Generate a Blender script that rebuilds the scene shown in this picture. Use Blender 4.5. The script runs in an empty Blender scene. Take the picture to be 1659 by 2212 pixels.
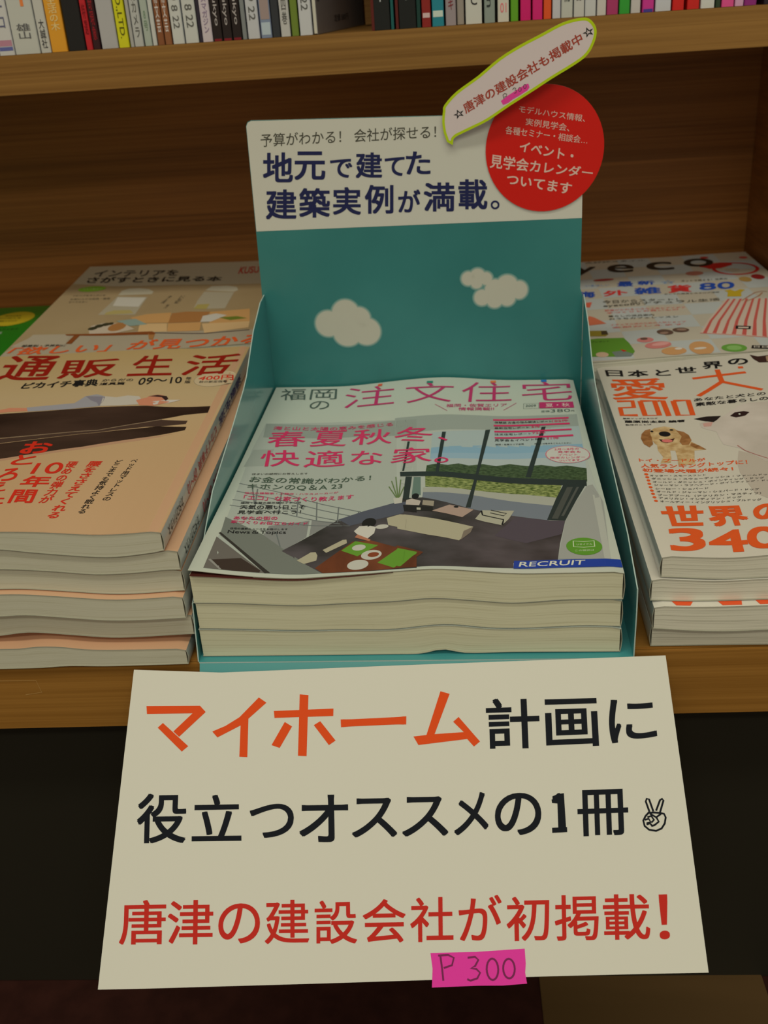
import bpy, bmesh, math, random
from mathutils import Vector, Matrix

# ---------------------------------------------------------------- camera
S = bpy.context.scene
COL = S.collection
cam_d = bpy.data.cameras.new('camera')
cam = bpy.data.objects.new('camera', cam_d)
COL.objects.link(cam)
S.camera = cam
YAW, PITCH, ROLL = -.07531938, .47152367, -.07039298
cam_d.sensor_fit = 'VERTICAL'
cam_d.sensor_height = 36.0
cam_d.lens = 2222.83 / 2212 * 36.0
cam_d.clip_start = .02
cam_d.dof.use_dof = True
cam_d.dof.focus_distance = .53
cam_d.dof.aperture_fstop = 15
fw = Vector((math.sin(YAW) * math.cos(PITCH), math.cos(YAW) * math.cos(PITCH), -math.sin(PITCH)))
rt = Vector((math.cos(YAW), -math.sin(YAW), 0))
up = rt.cross(fw)
r2 = rt * math.cos(ROLL) + up * math.sin(ROLL)
u2 = up * math.cos(ROLL) - rt * math.sin(ROLL)
cam.matrix_world = Matrix(((r2.x, u2.x, -fw.x, 0), (r2.y, u2.y, -fw.y, 0), (r2.z, u2.z, -fw.z, .30143), (0, 0, 0, 1)))

# ---------------------------------------------------------------- world, lights, exposure
W_ = bpy.data.worlds.new('shop_world')
S.world = W_
W_.use_nodes = True
bg = W_.node_tree.nodes['Background']
bg.inputs[0].default_value = (1, .88, .58, 1)
bg.inputs[1].default_value = .27
S.view_settings.view_transform = 'Standard'
S.view_settings.look = 'None'
S.view_settings.gamma = 1
S.view_settings.use_curve_mapping = False
S.view_settings.exposure = -.26


def ceiling_lamp(loc, sx, sy, power, col=(1, .935, .66)):
    d = bpy.data.lights.new('ceiling_tube', 'AREA')
    d.shape = 'RECTANGLE'
    d.size, d.size_y, d.energy, d.color = sx, sy, power, col
    o = bpy.data.objects.new('ceiling_tube', d)
    o.location = loc
    COL.objects.link(o)


# three rows of fluorescent fittings running along the aisles in front of the shelf
ceiling_lamp((-.2, -.35, 2.25), 2.4, .30, 24)
ceiling_lamp((.3, -1.9, 2.25), 2.4, .30, 30)
ceiling_lamp((-.3, -3.4, 2.25), 2.4, .30, 34)

# ---------------------------------------------------------------- materials
def lin(c):
    c = c / 255
    return c / 12.92 if c <= .04045 else ((c + .055) / 1.055) ** 2.4


ILL = (.72, .665, .50)      # tint of the shop light on white paper
MATS = {}


def ob(r, g, b, k=1.0):
    """paint colour of a thing that looks (r,g,b) in the warm light of the shop"""
    return tuple(min(.9, k * lin(c) / i) for c, i in zip((r, g, b), ILL))


def mat(name, rgb, rough=.45, spec=.35, coat=0.0):
    if name in MATS:
        return MATS[name]
    m = bpy.data.materials.new(name)
    m.use_nodes = True
    b = m.node_tree.nodes['Principled BSDF']
    b.inputs['Base Color'].default_value = (*rgb, 1)
    b.inputs['Roughness'].default_value = rough
    b.inputs['Specular IOR Level'].default_value = spec
    b.inputs['Coat Weight'].default_value = coat
    b.inputs['Coat Roughness'].default_value = .12
    MATS[name] = m
    return m


def ink(r, g, b):
    return mat('ink_%d_%d_%d' % (r, g, b), ob(r, g, b), .45, .2)


def nodes(m):
    return m.node_tree.nodes, m.node_tree.links


def noisy(name, c1, c2, scale, rough=.5, spec=.3, det=4, bump=0, coat=0.0, coord='Object', stops=(.35, .65)):
    """colour mottled between c1 and c2 by noise stretched by scale (x,y,z)"""
    if name in MATS:
        return MATS[name]
    m = mat(name, c1, rough, spec, coat)
    n, l = nodes(m)
    tc = n.new('ShaderNodeTexCoord'); mp = n.new('ShaderNodeMapping')
    mp.inputs['Scale'].default_value = scale
    nz = n.new('ShaderNodeTexNoise'); nz.inputs['Scale'].default_value = 1
    nz.inputs['Detail'].default_value = det
    cr = n.new('ShaderNodeValToRGB')
    cr.color_ramp.elements[0].color = (*c1, 1); cr.color_ramp.elements[0].position = stops[0]
    cr.color_ramp.elements[1].color = (*c2, 1); cr.color_ramp.elements[1].position = stops[1]
    l.new(tc.outputs[coord], mp.inputs[0]); l.new(mp.outputs[0], nz.inputs[0])
    l.new(nz.outputs[0], cr.inputs[0]); l.new(cr.outputs[0], n['Principled BSDF'].inputs['Base Color'])
    if bump:
        bp = n.new('ShaderNodeBump'); bp.inputs['Strength'].default_value = bump
        bp.inputs['Distance'].default_value = .0004
        l.new(nz.outputs[0], bp.inputs['Height']); l.new(bp.outputs[0], n['Principled BSDF'].inputs['Normal'])
    return m


def grad(name, stops, rough=.35, spec=.4):
    """printed colour blend along the cover's own y"""
    m = mat(name, stops[0][1], rough, spec, .2)
    n, l = nodes(m)
    tc = n.new('ShaderNodeTexCoord'); sp = n.new('ShaderNodeSeparateXYZ'); cr = n.new('ShaderNodeValToRGB')
    mu = n.new('ShaderNodeMath'); mu.operation = 'MULTIPLY'; mu.inputs[1].default_value = 3.0
    while len(cr.color_ramp.elements) < len(stops): cr.color_ramp.elements.new(.5)
    for e, (p_, c) in zip(cr.color_ramp.elements, stops): e.position = p_ * 3; e.color = (*c, 1)
    l.new(tc.outputs['Object'], sp.inputs[0]); l.new(sp.outputs[1], mu.inputs[0]); l.new(mu.outputs[0], cr.inputs[0])
    l.new(cr.outputs[0], n['Principled BSDF'].inputs['Base Color'])
    return m


def wood(name, c1, c2, rough=.45):
    """long straight grain along x, fine streaks plus broad figure"""
    m = mat(name, c1, rough, .35)
    n, l = nodes(m)
    tc = n.new('ShaderNodeTexCoord')
    outs = []
    for sc, det in (((3, 40, 420), 6), ((1.2, 9, 45), 3)):
        mp = n.new('ShaderNodeMapping'); mp.inputs['Scale'].default_value = sc
        nz = n.new('ShaderNodeTexNoise'); nz.inputs['Scale'].default_value = 1; nz.inputs['Detail'].default_value = det
        nz.inputs['Distortion'].default_value = .6
        l.new(tc.outputs['Object'], mp.inputs[0]); l.new(mp.outputs[0], nz.inputs[0]); outs.append(nz)
    mx = n.new('ShaderNodeMath'); mx.operation = 'ADD'
    l.new(outs[0].outputs[0], mx.inputs[0]); l.new(outs[1].outputs[0], mx.inputs[1])
    cr = n.new('ShaderNodeValToRGB')
    cr.color_ramp.elements[0].position = .72; cr.color_ramp.elements[0].color = (*c1, 1)
    cr.color_ramp.elements[1].position = 1.25; cr.color_ramp.elements[1].color = (*c2, 1)
    dv = n.new('ShaderNodeMath'); dv.operation = 'MULTIPLY'; dv.inputs[1].default_value = .5
    cr.color_ramp.elements[0].position = .38; cr.color_ramp.elements[1].position = .62
    l.new(mx.outputs[0], dv.inputs[0]); l.new(dv.outputs[0], cr.inputs[0])
    l.new(cr.outputs[0], n['Principled BSDF'].inputs['Base Color'])
    bp = n.new('ShaderNodeBump'); bp.inputs['Strength'].default_value = .25; bp.inputs['Distance'].default_value = .0003
    l.new(outs[0].outputs[0], bp.inputs['Height']); l.new(bp.outputs[0], n['Principled BSDF'].inputs['Normal'])
    return m


def pages(name, c1, c2):
    """edge of a page block: fine leaves; the UV's v runs through the thickness"""
    m = mat(name, c1, .85, .1)
    n, l = nodes(m)
    tc = n.new('ShaderNodeTexCoord')
    outs = []
    for sc, det in (((3, 95, 1), 2), ((1.0, 14, 1), 2)):
        mp = n.new('ShaderNodeMapping'); mp.inputs['Scale'].default_value = sc
        nz = n.new('ShaderNodeTexNoise'); nz.inputs['Scale'].default_value = 1; nz.inputs['Detail'].default_value = det
        l.new(tc.outputs['UV'], mp.inputs[0]); l.new(mp.outputs[0], nz.inputs[0]); outs.append(nz)
    mx = n.new('ShaderNodeMath'); mx.operation = 'ADD'
    l.new(outs[0].outputs[0], mx.inputs[0]); l.new(outs[1].outputs[0], mx.inputs[1])
    dv = n.new('ShaderNodeMath'); dv.operation = 'MULTIPLY'; dv.inputs[1].default_value = .5
    cr = n.new('ShaderNodeValToRGB')
    cr.color_ramp.elements[0].position = .33; cr.color_ramp.elements[0].color = (*c2, 1)
    cr.color_ramp.elements[1].position = .5; cr.color_ramp.elements[1].color = (*c1, 1)
    l.new(mx.outputs[0], dv.inputs[0]); l.new(dv.outputs[0], cr.inputs[0])
    l.new(cr.outputs[0], n['Principled BSDF'].inputs['Base Color'])
    bp = n.new('ShaderNodeBump'); bp.inputs['Strength'].default_value = .3; bp.inputs['Distance'].default_value = .0001
    l.new(outs[0].outputs[0], bp.inputs['Height']); l.new(bp.outputs[0], n['Principled BSDF'].inputs['Normal'])
    return m


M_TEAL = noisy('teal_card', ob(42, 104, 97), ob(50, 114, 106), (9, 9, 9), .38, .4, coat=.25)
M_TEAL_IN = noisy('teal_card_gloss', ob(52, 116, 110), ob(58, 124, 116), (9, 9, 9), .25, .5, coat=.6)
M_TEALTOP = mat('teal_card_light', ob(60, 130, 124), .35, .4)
M_EDGE = mat('card_edge', ob(160, 175, 160), .7, .1)
M_BWHITE = mat('white_card', ob(188, 184, 164), .4, .35)
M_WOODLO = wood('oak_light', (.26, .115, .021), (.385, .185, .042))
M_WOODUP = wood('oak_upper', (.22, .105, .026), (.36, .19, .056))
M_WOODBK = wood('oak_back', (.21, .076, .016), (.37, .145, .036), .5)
M_PAGES = pages('page_edges_cream', ob(192, 185, 150), ob(166, 158, 122))
M_PAGES2 = pages('page_edges_grey', ob(180, 173, 146), ob(162, 154, 124))
M_PAGES3 = pages('page_edges_white', ob(198, 190, 164), ob(128, 120, 98))

# ---------------------------------------------------------------- object helpers
def tag(o, label=None, cat=None, group=None, kind=None):
    if label: o['label'] = label
    if cat: o['category'] = cat
    if group: o['group'] = group
    if kind: o['kind'] = kind
    return o


def link(name, me, parent=None, loc=None, rotz=None):
    o = bpy.data.objects.new(name, me)
    COL.objects.link(o)
    if parent: o.parent = parent
    if loc is not None: o.location = loc
    if rotz is not None: o.rotation_euler = (0, 0, rotz)
    return o


def empty(name, loc=(0, 0, 0), rotz=0):
    o = link(name, None, None, loc, rotz)
    o.empty_display_size = .02
    return o


def from_bm(name, bm, mats, parent=None, smooth=False, **k):
    me = bpy.data.meshes.new(name)
    if smooth:
        bm.normal_update()
        for e in bm.edges: e.smooth = e.calc_face_angle(9) < .6
    bm.to_mesh(me); bm.free()
    for m in mats: me.materials.append(m)
    if smooth:
        for p in me.polygons: p.use_smooth = True
    return link(name, me, parent, **k)


def box_bm(bm, x0, x1, y0, y1, z0, z1, mi=0):
    v = [bm.verts.new(p) for p in ((x0, y0, z0), (x1, y0, z0), (x1, y1, z0), (x0, y1, z0), (x0, y0, z1), (x1, y0, z1), (x1, y1, z1), (x0, y1, z1))]
    for f in ((0, 3, 2, 1), (4, 5, 6, 7), (0, 1, 5, 4), (1, 2, 6, 5), (2, 3, 7, 6), (3, 0, 4, 7)):
        bm.faces.new([v[i] for i in f]).material_index = mi


def box(name, x0, x1, y0, y1, z0, z1, m, parent=None, bevel=.0006):
    bm = bmesh.new()
    box_bm(bm, x0, x1, y0, y1, z0, z1)
    if bevel:
        bmesh.ops.bevel(bm, geom=bm.edges[:], offset=bevel, segments=2, affect='EDGES')
    return from_bm(name, bm, [m], parent)


def prism(name, pts, place, t, mats, parent):
    """closed card: outline pts, place(a,b,d) -> 3D with d the depth through the card; mats = face, edge"""
    bm = bmesh.new()
    n = len(pts)
    a = [bm.verts.new(place(p[0], p[1], 0)) for p in pts]
    b = [bm.verts.new(place(p[0], p[1], t)) for p in pts]
    bm.faces.new(a); bm.faces.new(b[::-1])
    for i in range(n):
        f = bm.faces.new((a[i], b[i], b[(i + 1) % n], a[(i + 1) % n])); f.material_index = 1
    bmesh.ops.recalc_face_normals(bm, faces=bm.faces[:])
    bmesh.ops.triangulate(bm, faces=[f for f in bm.faces if len(f.verts) > 4])
    return from_bm(name, bm, mats, parent)


# ---------------------------------------------------------------- flat print (lettering, cover pictures)
GC = {}


def glyphs(s, bold, vert):
    k = (s, bold, vert)
    if k in GC: return GC[k]
    cu = bpy.data.curves.new('t', 'FONT')
    cu.body = '\n'.join(s) if vert else s
    cu.size = 1; cu.offset = bold; cu.resolution_u = 7 if len(s) <= 2 else 3
    if vert: cu.space_line = .98; cu.align_x = 'CENTER'
    o = bpy.data.objects.new('t', cu)
    COL.objects.link(o)
    bpy.context.view_layer.update()
    me = o.to_mesh()
    vs = [(v.co.x, v.co.y) for v in me.vertices]
    fs = [tuple(p.vertices) for p in me.polygons]
    o.to_mesh_clear()
    bpy.data.objects.remove(o); bpy.data.curves.remove(cu)
    xs = [v[0] for v in vs]; ys = [v[1] for v in vs]
    x0, x1, y0, y1 = min(xs), max(xs), min(ys), max(ys)
    GC[k] = ([((x - x0) / (x1 - x0), (y - y0) / max(1e-6, y1 - y0)) for x, y in vs], fs)
    return GC[k]


class Print:
    def __init__(s, surf, step=0):
        s.bm = bmesh.new(); s.surf = surf; s.step = step; s.mats = []; s.n = 0

    def mi(s, m):
        if m not in s.mats: s.mats.append(m)
        return s.mats.index(m)

    def add(s, vs, fs, m, layer, per=0):
        i = s.mi(m); s.n += 1
        z = layer + s.n * .004
        v = [s.bm.verts.new((x, y, z + (k // per * .12 if per else 0))) for k, (x, y) in enumerate(vs)]
        for f in fs:
            try: s.bm.faces.new([v[j] for j in f]).material_index = i
            except ValueError: pass

    def poly(s, pts, m, layer=1):
        s.add(pts, [range(len(pts))], m, layer)

    def ell(s, e, m, layer=1, rot=0, n=28, k=1.0):
        cx, cy, rx, ry = e
        c, d = math.cos(rot), math.sin(rot)
        s.poly([(cx + k * (rx * math.cos(t) * c - ry * math.sin(t) * d), cy + k * (rx * math.cos(t) * d + ry * math.sin(t) * c))
                for t in (2 * math.pi * i / n for i in range(n))], m, layer)

    def line(s, pts, w, m, layer=1, closed=False):
        n = len(pts); L = []; R = []
        for i, p in enumerate(pts):
            a = pts[(i - 1) % n] if closed or i > 0 else p
            b = pts[(i + 1) % n] if closed or i < n - 1 else p
            dx, dy = b[0] - a[0], b[1] - a[1]; q = math.hypot(dx, dy) or 1
            nx, ny = -dy / q * w / 2, dx / q * w / 2
            L.append((p[0] + nx, p[1] + ny)); R.append((p[0] - nx, p[1] - ny))
        m_ = n if closed else n - 1
        s.add(L + R, [(i, (i + 1) % n, n + (i + 1) % n, n + i) for i in range(m_)], m, layer)

    def text(s, t, q, m, layer=3, bold=0.0, vert=False):
        vs, fs = glyphs(t, min(bold, 0), vert)
        per = len(vs)
        bl, br, tr, tl = q
        if bold > 0:        # heavier stroke: the same glyphs stamped a hair apart
            n = 1 if vert else len(t); k = len(t) if vert else 1
            du, dv = bold * .8 / n, bold * .8 / k
            st_ = ((-1, -1), (1, -1), (1, 1), (-1, 1))
            v0, f0 = vs, fs
            sx, sy = 1 - 2 * du, 1 - 2 * dv
            vs = []; fs = []
            for a, b in st_:
                o = len(vs)
                vs += [(.5 + (x - .5) * sx + a * du, .5 + (y - .5) * sy + b * dv) for x, y in v0]
                fs += [tuple(i + o for i in f) for f in f0]
        o = [((1 - a) * (1 - b) * bl[0] + a * (1 - b) * br[0] + a * b * tr[0] + (1 - a) * b * tl[0],
              (1 - a) * (1 - b) * bl[1] + a * (1 - b) * br[1] + a * b * tr[1] + (1 - a) * b * tl[1]) for a, b in vs]
        s.add(o, fs, m, layer, per)

    def done(s, name, parent, label=None, clip=None, solid=0):
        bm = s.bm
        bmesh.ops.triangulate(bm, faces=[f for f in bm.faces if len(f.verts) > 4])
        if clip:
            x0, x1, y0, y1 = clip
            for co, no in (((x0, 0, 0), (-1, 0, 0)), ((x1, 0, 0), (1, 0, 0)), ((0, y0, 0), (0, -1, 0)), ((0, y1, 0), (0, 1, 0))):
                bmesh.ops.bisect_plane(bm, geom=bm.verts[:] + bm.edges[:] + bm.faces[:], plane_co=co, plane_no=no, clear_outer=True, dist=1e-7)
        if s.step:
            xs = [v.co.x for v in bm.verts]
            a, b = min(xs), max(xs)
            k = int(a / s.step)
            while k * s.step < b:
                x = k * s.step
                if x > a:
                    bmesh.ops.bisect_plane(bm, geom=bm.verts[:] + bm.edges[:] + bm.faces[:], plane_co=(x, 0, 0), plane_no=(1, 0, 0), dist=1e-7)
                k += 1
            big = [e for e in bm.edges if abs(e.verts[0].co.y - e.verts[1].co.y) > .05]
            if big:
                for y in [i * .02 for i in range(-8, 16)]:
                    bmesh.ops.bisect_plane(bm, geom=bm.verts[:] + bm.edges[:] + bm.faces[:], plane_co=(0, y, 0), plane_no=(0, 1, 0), dist=1e-7)
        bm.normal_update()
        bmesh.ops.reverse_faces(bm, faces=[f for f in bm.faces if f.normal.z < 0])
        for v in bm.verts:
            v.co = s.surf(v.co.x, v.co.y, .00006 + v.co.z * .00004)
        o = from_bm(name, bm, s.mats, parent)
        if label: o['label'] = label
        if solid:
            md = o.modifiers.new('paper', 'SOLIDIFY'); md.thickness = solid; md.offset = -1
        return o


# ---------------------------------------------------------------- magazines
def interp(pr, x):
    if x <= pr[0][0]: return pr[0][1]
    if x >= pr[-1][0]: return pr[-1][1]
    for i, ((a, p), (b, q)) in enumerate(zip(pr, pr[1:])):
        if x <= b:
            # smooth Catmull-Rom through the measured sag of the stack
            p0 = pr[i - 1] if i else (2 * a - b, p); p3 = pr[i + 2] if i + 2 < len(pr) else (2 * b - a, q)
            m0 = (q - p0[1]) / (b - p0[0]) * (b - a); m1 = (p3[1] - p) / (p3[0] - a) * (b - a)
            t = (x - a) / (b - a); t2 = t * t; t3 = t2 * t
            return (2 * t3 - 3 * t2 + 1) * p + (t3 - 2 * t2 + t) * m0 + (-2 * t3 + 3 * t2) * q + (t3 - t2) * m1


class Mag:
    """soft-bound magazine lying flat: page_block + wrap-round cover; spine = +1 right, -1 left"""

    def __init__(s, name, loc, rotz, W, D, pb, pt, spine, cover, page, label, group, back=.45, du=0.0, gap=.0, lift=None, colspine=None, bulge=None):
        bulge = bulge or (lambda u, v: 0)
        s.W, s.D, s.spine = W, D, spine
        s.root = tag(empty(name, loc, rotz), label, 'magazine', group)
        mb = sum(p[1] for p in pb) / len(pb); mt = sum(p[1] for p in pt) / len(pt)

        def fade(v): return 1 - (1 - back) * min(1, max(0, v / D))
        s.zb = lambda u, v: mb + (interp(pb, u + du) - mb) * fade(v)

        def zt(u, v):
            z = mt + (interp(pt, u + du) - mt) * fade(v) - gap + bulge(u, v)
            e = (u - (W - .004)) / .004 if spine > 0 else (.004 - u) / .004
            if e > 0: z -= .0009 * e * e
            return z
        s.zt = zt
        s.lift = lift or (lambda u, v: 0)
        nu, nv = 44, 10
        # page block
        bm = bmesh.new(); uvl = bm.loops.layers.uv.new('UVMap')
        e = .0003
        ua, ub = (e, W - .0005) if spine > 0 else (.0005, W - e)
        T = 3
        G = {}

        def vert(i, k, j):
            if (i, k, j) not in G:
                u = ua + (ub - ua) * i / nu; v = e + (D - 2 * e) * j / nv
                a, b = s.zb(u, v) + .0003, zt(u, v) - .0003
                G[i, k, j] = bm.verts.new((u, v, a + (b - a) * k / T))
            return G[i, k, j]

        def quad(c):
            f = bm.faces.new([vert(*x) for x in c])
            for lp, x in zip(f.loops, c): lp[uvl].uv = ((x[0] + x[2]) * .03, x[1] / T)
        for i in range(nu):
            for k in range(T):
                quad(((i, k, 0), (i + 1, k, 0), (i + 1, k + 1, 0), (i, k + 1, 0)))
                quad(((i, k, nv), (i, k + 1, nv), (i + 1, k + 1, nv), (i + 1, k, nv)))
            for j in range(nv):
                quad(((i, 0, j), (i, 0, j + 1), (i + 1, 0, j + 1), (i + 1, 0, j)))
                quad(((i, T, j), (i + 1, T, j), (i + 1, T, j + 1), (i, T, j + 1)))
        for j in range(nv):
            for k in range(T):
                quad(((0, k, j), (0, k + 1, j), (0, k + 1, j + 1), (0, k, j + 1)))
                quad(((nu, k, j), (nu, k, j + 1), (nu, k + 1, j + 1), (nu, k + 1, j)))
        bmesh.ops.recalc_face_normals(bm, faces=bm.faces[:])
        s.pages = from_bm('page_block', bm, [page], s.root, smooth=True)
        # cover shell: bottom sheet, spine, top sheet in one strip
        bm = bmesh.new()
        t = .00028

        def section(v):
            us = [W * i / nu for i in range(nu + 1)]
            if spine < 0: us = us[::-1]
            sg = spine
            out = [(u, s.zb(u, v)) for u in us]; inn = [(u, s.zb(u, v) + t) for u in us[:-1]] + [(us[-1] - sg * t, s.zb(us[-1], v) + t)]
            ue = us[-1]; a, b = s.zb(ue, v), zt(ue, v)
            for q in (.2, .5, .8):
                bul = .0007 * math.sin(math.pi * q)
                out.append((ue + sg * bul, a + (b - a) * q)); inn.append((ue + sg * (bul - t), a + (b - a) * q))
            for u in us[::-1]:
                z = zt(u, v) + s.lift(u, v)
                out.append((u, z)); inn.append((u if u != ue else u - sg * t, z - t))
            return out, inn
        ring = []
        for j in range(nv + 1):
            v = D * j / nv
            o_, i_ = section(v)
            ring.append(([bm.verts.new((p[0], v, p[1])) for p in o_], [bm.verts.new((p[0], v, p[1])) for p in i_]))
        m = len(ring[0][0])
        nb = nu + 1
        for j in range(nv):
            for q in range(m - 1):
                mi = 1 if nb - 1 <= q < nb + 3 else 0
                bm.faces.new((ring[j][0][q], ring[j][0][q + 1], ring[j + 1][0][q + 1], ring[j + 1][0][q])).material_index = mi
                bm.faces.new((ring[j][1][q], ring[j + 1][1][q], ring[j + 1][1][q + 1], ring[j][1][q + 1])).material_index = 2
            for q in (0, m - 1):
                bm.faces.new((ring[j][0][q], ring[j + 1][0][q], ring[j + 1][1][q], ring[j][1][q])).material_index = 2
        for j in (0, nv):
            for q in range(m - 1):
                bm.faces.new((ring[j][0][q], ring[j][1][q], ring[j][1][q + 1], ring[j][0][q + 1])).material_index = 2
        bmesh.ops.recalc_face_normals(bm, faces=bm.faces[:])
        s.cover = from_bm('cover', bm, [cover, colspine or cover, MATS['sheet_edge']], s.root, smooth=True)

    def surf(s, u, v, d):
        return Vector((u, v, s.zt(min(s.W, max(0, u)), v) + s.lift(u, v) + d))

    def side(s, v, z, d):
        return Vector((s.W + .00075 + d, v, z)) if s.spine > 0 else Vector((-.00075 - d, v, z))


mat('sheet_edge', ob(150, 146, 122), .8, .05)
RED = ink(150, 32, 24)

# ================================================================ the setting
PHI = -.0275
EX = Vector((math.cos(PHI), math.sin(PHI), 0)); EY = Vector((-math.sin(PHI), math.cos(PHI), 0))
fl = box('floor', -1.6, 1.6, -1.2, 1.3, -.30, -.265, noisy('carpet_maroon', (.028, .009, .008), (.040, .013, .011), (60, 60, 60), .95, .1, bump=.4), bevel=0)
tag(fl, kind='structure')
fb = box('trim_1', .0437, .182, -1.2, .452, -.2655, -.2635, wood('floor_board', (.09, .05, .018), (.13, .072, .028), .6), bevel=.0004)
tag(fb, 'brown wood strip laid in the floor', kind='structure')
wb = box('wall_back', -1.6, 1.6, 1.06, 1.10, -.265, 1.9, mat('plaster', (.30, .28, .22), .9, .1), bevel=0)
tag(wb, kind='structure')

bk = tag(empty('bookcase', (0, 1.0, -.265)), 'oak veneered shop bookcase with deep display shelf and dark base', 'bookcase')
BO = Vector((0, -1.0, .265))


def bpart(name, *a, **k):
    o = box(name, *a, bk, **k); o.location = BO; return o


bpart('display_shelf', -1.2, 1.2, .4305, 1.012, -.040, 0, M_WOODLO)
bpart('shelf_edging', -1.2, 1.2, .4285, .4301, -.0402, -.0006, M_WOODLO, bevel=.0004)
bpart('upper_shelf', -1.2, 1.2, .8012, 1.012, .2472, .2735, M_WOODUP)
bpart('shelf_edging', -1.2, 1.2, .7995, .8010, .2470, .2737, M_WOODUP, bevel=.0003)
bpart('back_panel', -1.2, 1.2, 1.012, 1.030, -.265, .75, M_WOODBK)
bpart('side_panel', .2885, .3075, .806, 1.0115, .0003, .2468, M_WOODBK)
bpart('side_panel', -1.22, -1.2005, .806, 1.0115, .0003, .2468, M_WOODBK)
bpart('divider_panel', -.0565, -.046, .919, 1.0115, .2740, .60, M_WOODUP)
bpart('base_panel', -1.2, 1.2, .4500, .470, -.265, -.0405, mat('base_laminate', (.021, .019, .015), .55, .3))
bpart('shelf_edging', -1.2, 1.2, .7995, .8010, .56, .585, M_WOODUP, bevel=.0003)
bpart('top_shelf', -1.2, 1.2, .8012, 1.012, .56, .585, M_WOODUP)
ps = Print(lambda x, z, d: Vector((x, .4285 - d, z)))
ps.line([(-.2395, -.0085), (-.2200, -.0088), (-.2185, -.0165), (-.2275, -.0178)], .0004, mat('scratch', (.52, .30, .11), .5, .3))
o = ps.done('tape_mark', bk, 'faint rectangular tape mark'); o.location = BO

# ================================================================ cardboard counter tray with header board
OC = Vector((-.1307, .4314, 0))
tray = tag(empty('display_tray', OC, PHI), 'teal cardboard counter tray with tall white and teal header board, holding magazines', 'display')
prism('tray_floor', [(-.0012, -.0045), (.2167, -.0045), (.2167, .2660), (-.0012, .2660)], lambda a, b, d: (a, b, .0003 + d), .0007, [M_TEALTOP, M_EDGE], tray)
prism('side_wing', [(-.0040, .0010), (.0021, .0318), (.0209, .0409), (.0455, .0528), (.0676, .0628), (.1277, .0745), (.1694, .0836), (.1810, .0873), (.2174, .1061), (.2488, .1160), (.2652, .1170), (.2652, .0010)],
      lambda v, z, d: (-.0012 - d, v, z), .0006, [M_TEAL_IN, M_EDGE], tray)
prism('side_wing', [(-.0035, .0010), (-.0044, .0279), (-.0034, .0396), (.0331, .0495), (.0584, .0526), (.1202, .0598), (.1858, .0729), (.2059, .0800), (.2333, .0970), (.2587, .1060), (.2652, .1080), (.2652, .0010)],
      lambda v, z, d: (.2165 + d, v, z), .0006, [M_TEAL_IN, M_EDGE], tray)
SA = math.radians(38)
FD = Vector((0, -math.sin(SA), -math.cos(SA))); FN = Vector((0, -math.cos(SA), math.sin(SA)))


def flap(a, b, d):          # a along the front, b down the sloping flap, d out of it
    return Vector((a, -.0047, .0004)) + FD * b + FN * d


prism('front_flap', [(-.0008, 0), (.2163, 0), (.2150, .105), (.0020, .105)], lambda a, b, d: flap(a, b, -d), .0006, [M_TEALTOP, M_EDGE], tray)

BD = .2655
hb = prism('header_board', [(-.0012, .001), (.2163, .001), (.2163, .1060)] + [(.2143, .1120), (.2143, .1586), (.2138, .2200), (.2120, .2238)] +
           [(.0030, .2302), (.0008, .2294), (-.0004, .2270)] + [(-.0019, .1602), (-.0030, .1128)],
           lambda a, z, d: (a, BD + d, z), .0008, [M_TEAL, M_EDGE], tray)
onb = lambda a, z, d: Vector((a, BD - d, z))
p = Print(onb)
p.poly([(-.0016, .1602), (.2143, .1586), (.2138, .2200), (.2118, .2235), (.0032, .2299), (.0010, .2290), (-.0002, .2268)], M_BWHITE)
p.done('white_panel', hb)
NAVY = ink(32, 36, 70); GREY = ink(70, 68, 56); BLK = ink(26, 26, 26)
p = Print(onb)
p.text('予算がわかる！ 会社が探せる！', [(.0076,.2137),(.1212,.2132),(.1215,.221),(.0085,.2218)], GREY, 4, .004)
for t, q in (('地', [(.0065,.1917),(.0264,.1907),(.0284,.2094),(.0087,.2105)]), ('元', [(.0275,.1921),(.0479,.191),(.0495,.2089),(.0293,.2099)]), ('で', [(.0511,.1923),(.0657,.1916),(.0666,.2034),(.0521,.2041)]), ('建', [(.0678,.1912),(.0853,.1903),(.0863,.2063),(.069,.2073)]), ('て', [(.0869,.1917),(.0998,.191),(.1005,.2028),(.0876,.2034)]), ('た', [(.1008,.1918),(.1167,.191),(.1173,.2053),(.1015,.2061)]),
             ('建', [(.0056,.1678),(.0264,.1668),(.0284,.1861),(.0078,.1872)]), ('築', [(.0281,.1679),(.0489,.1669),(.0505,.1859),(.03,.1869)]), ('実', [(.0509,.1686),(.0697,.1677),(.071,.1855),(.0524,.1864)]), ('例', [(.0722,.1682),(.0912,.1673),(.0923,.1858),(.0735,.1868)]), ('が', [(.0943,.168),(.109,.1673),(.1097,.182),(.0952,.1828)]), ('満', [(.1111,.1678),(.1318,.1668),(.1324,.1853),(.112,.1863)]), ('載', [(.134,.1681),(.153,.1672),(.1533,.1862),(.1345,.1872)]), ('。', [(.1551,.1671),(.1608,.1668),(.1609,.1724),(.1552,.1727)])):
    p.text(t, q, NAVY, 4, .028)
p.done('headline_lettering', hb)
CW, CM = ink(172, 168, 146), ink(95, 132, 120)
cl1 = [(.0414,.0947,.009,.0093), (.054,.1014,.0096,.0098), (.063,.0977,.008,.0079), (.0677,.088,.0098,.0098), (.0544,.0875,.0101,.0096), (.0496,.0917,.0078,.0079)]
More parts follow.
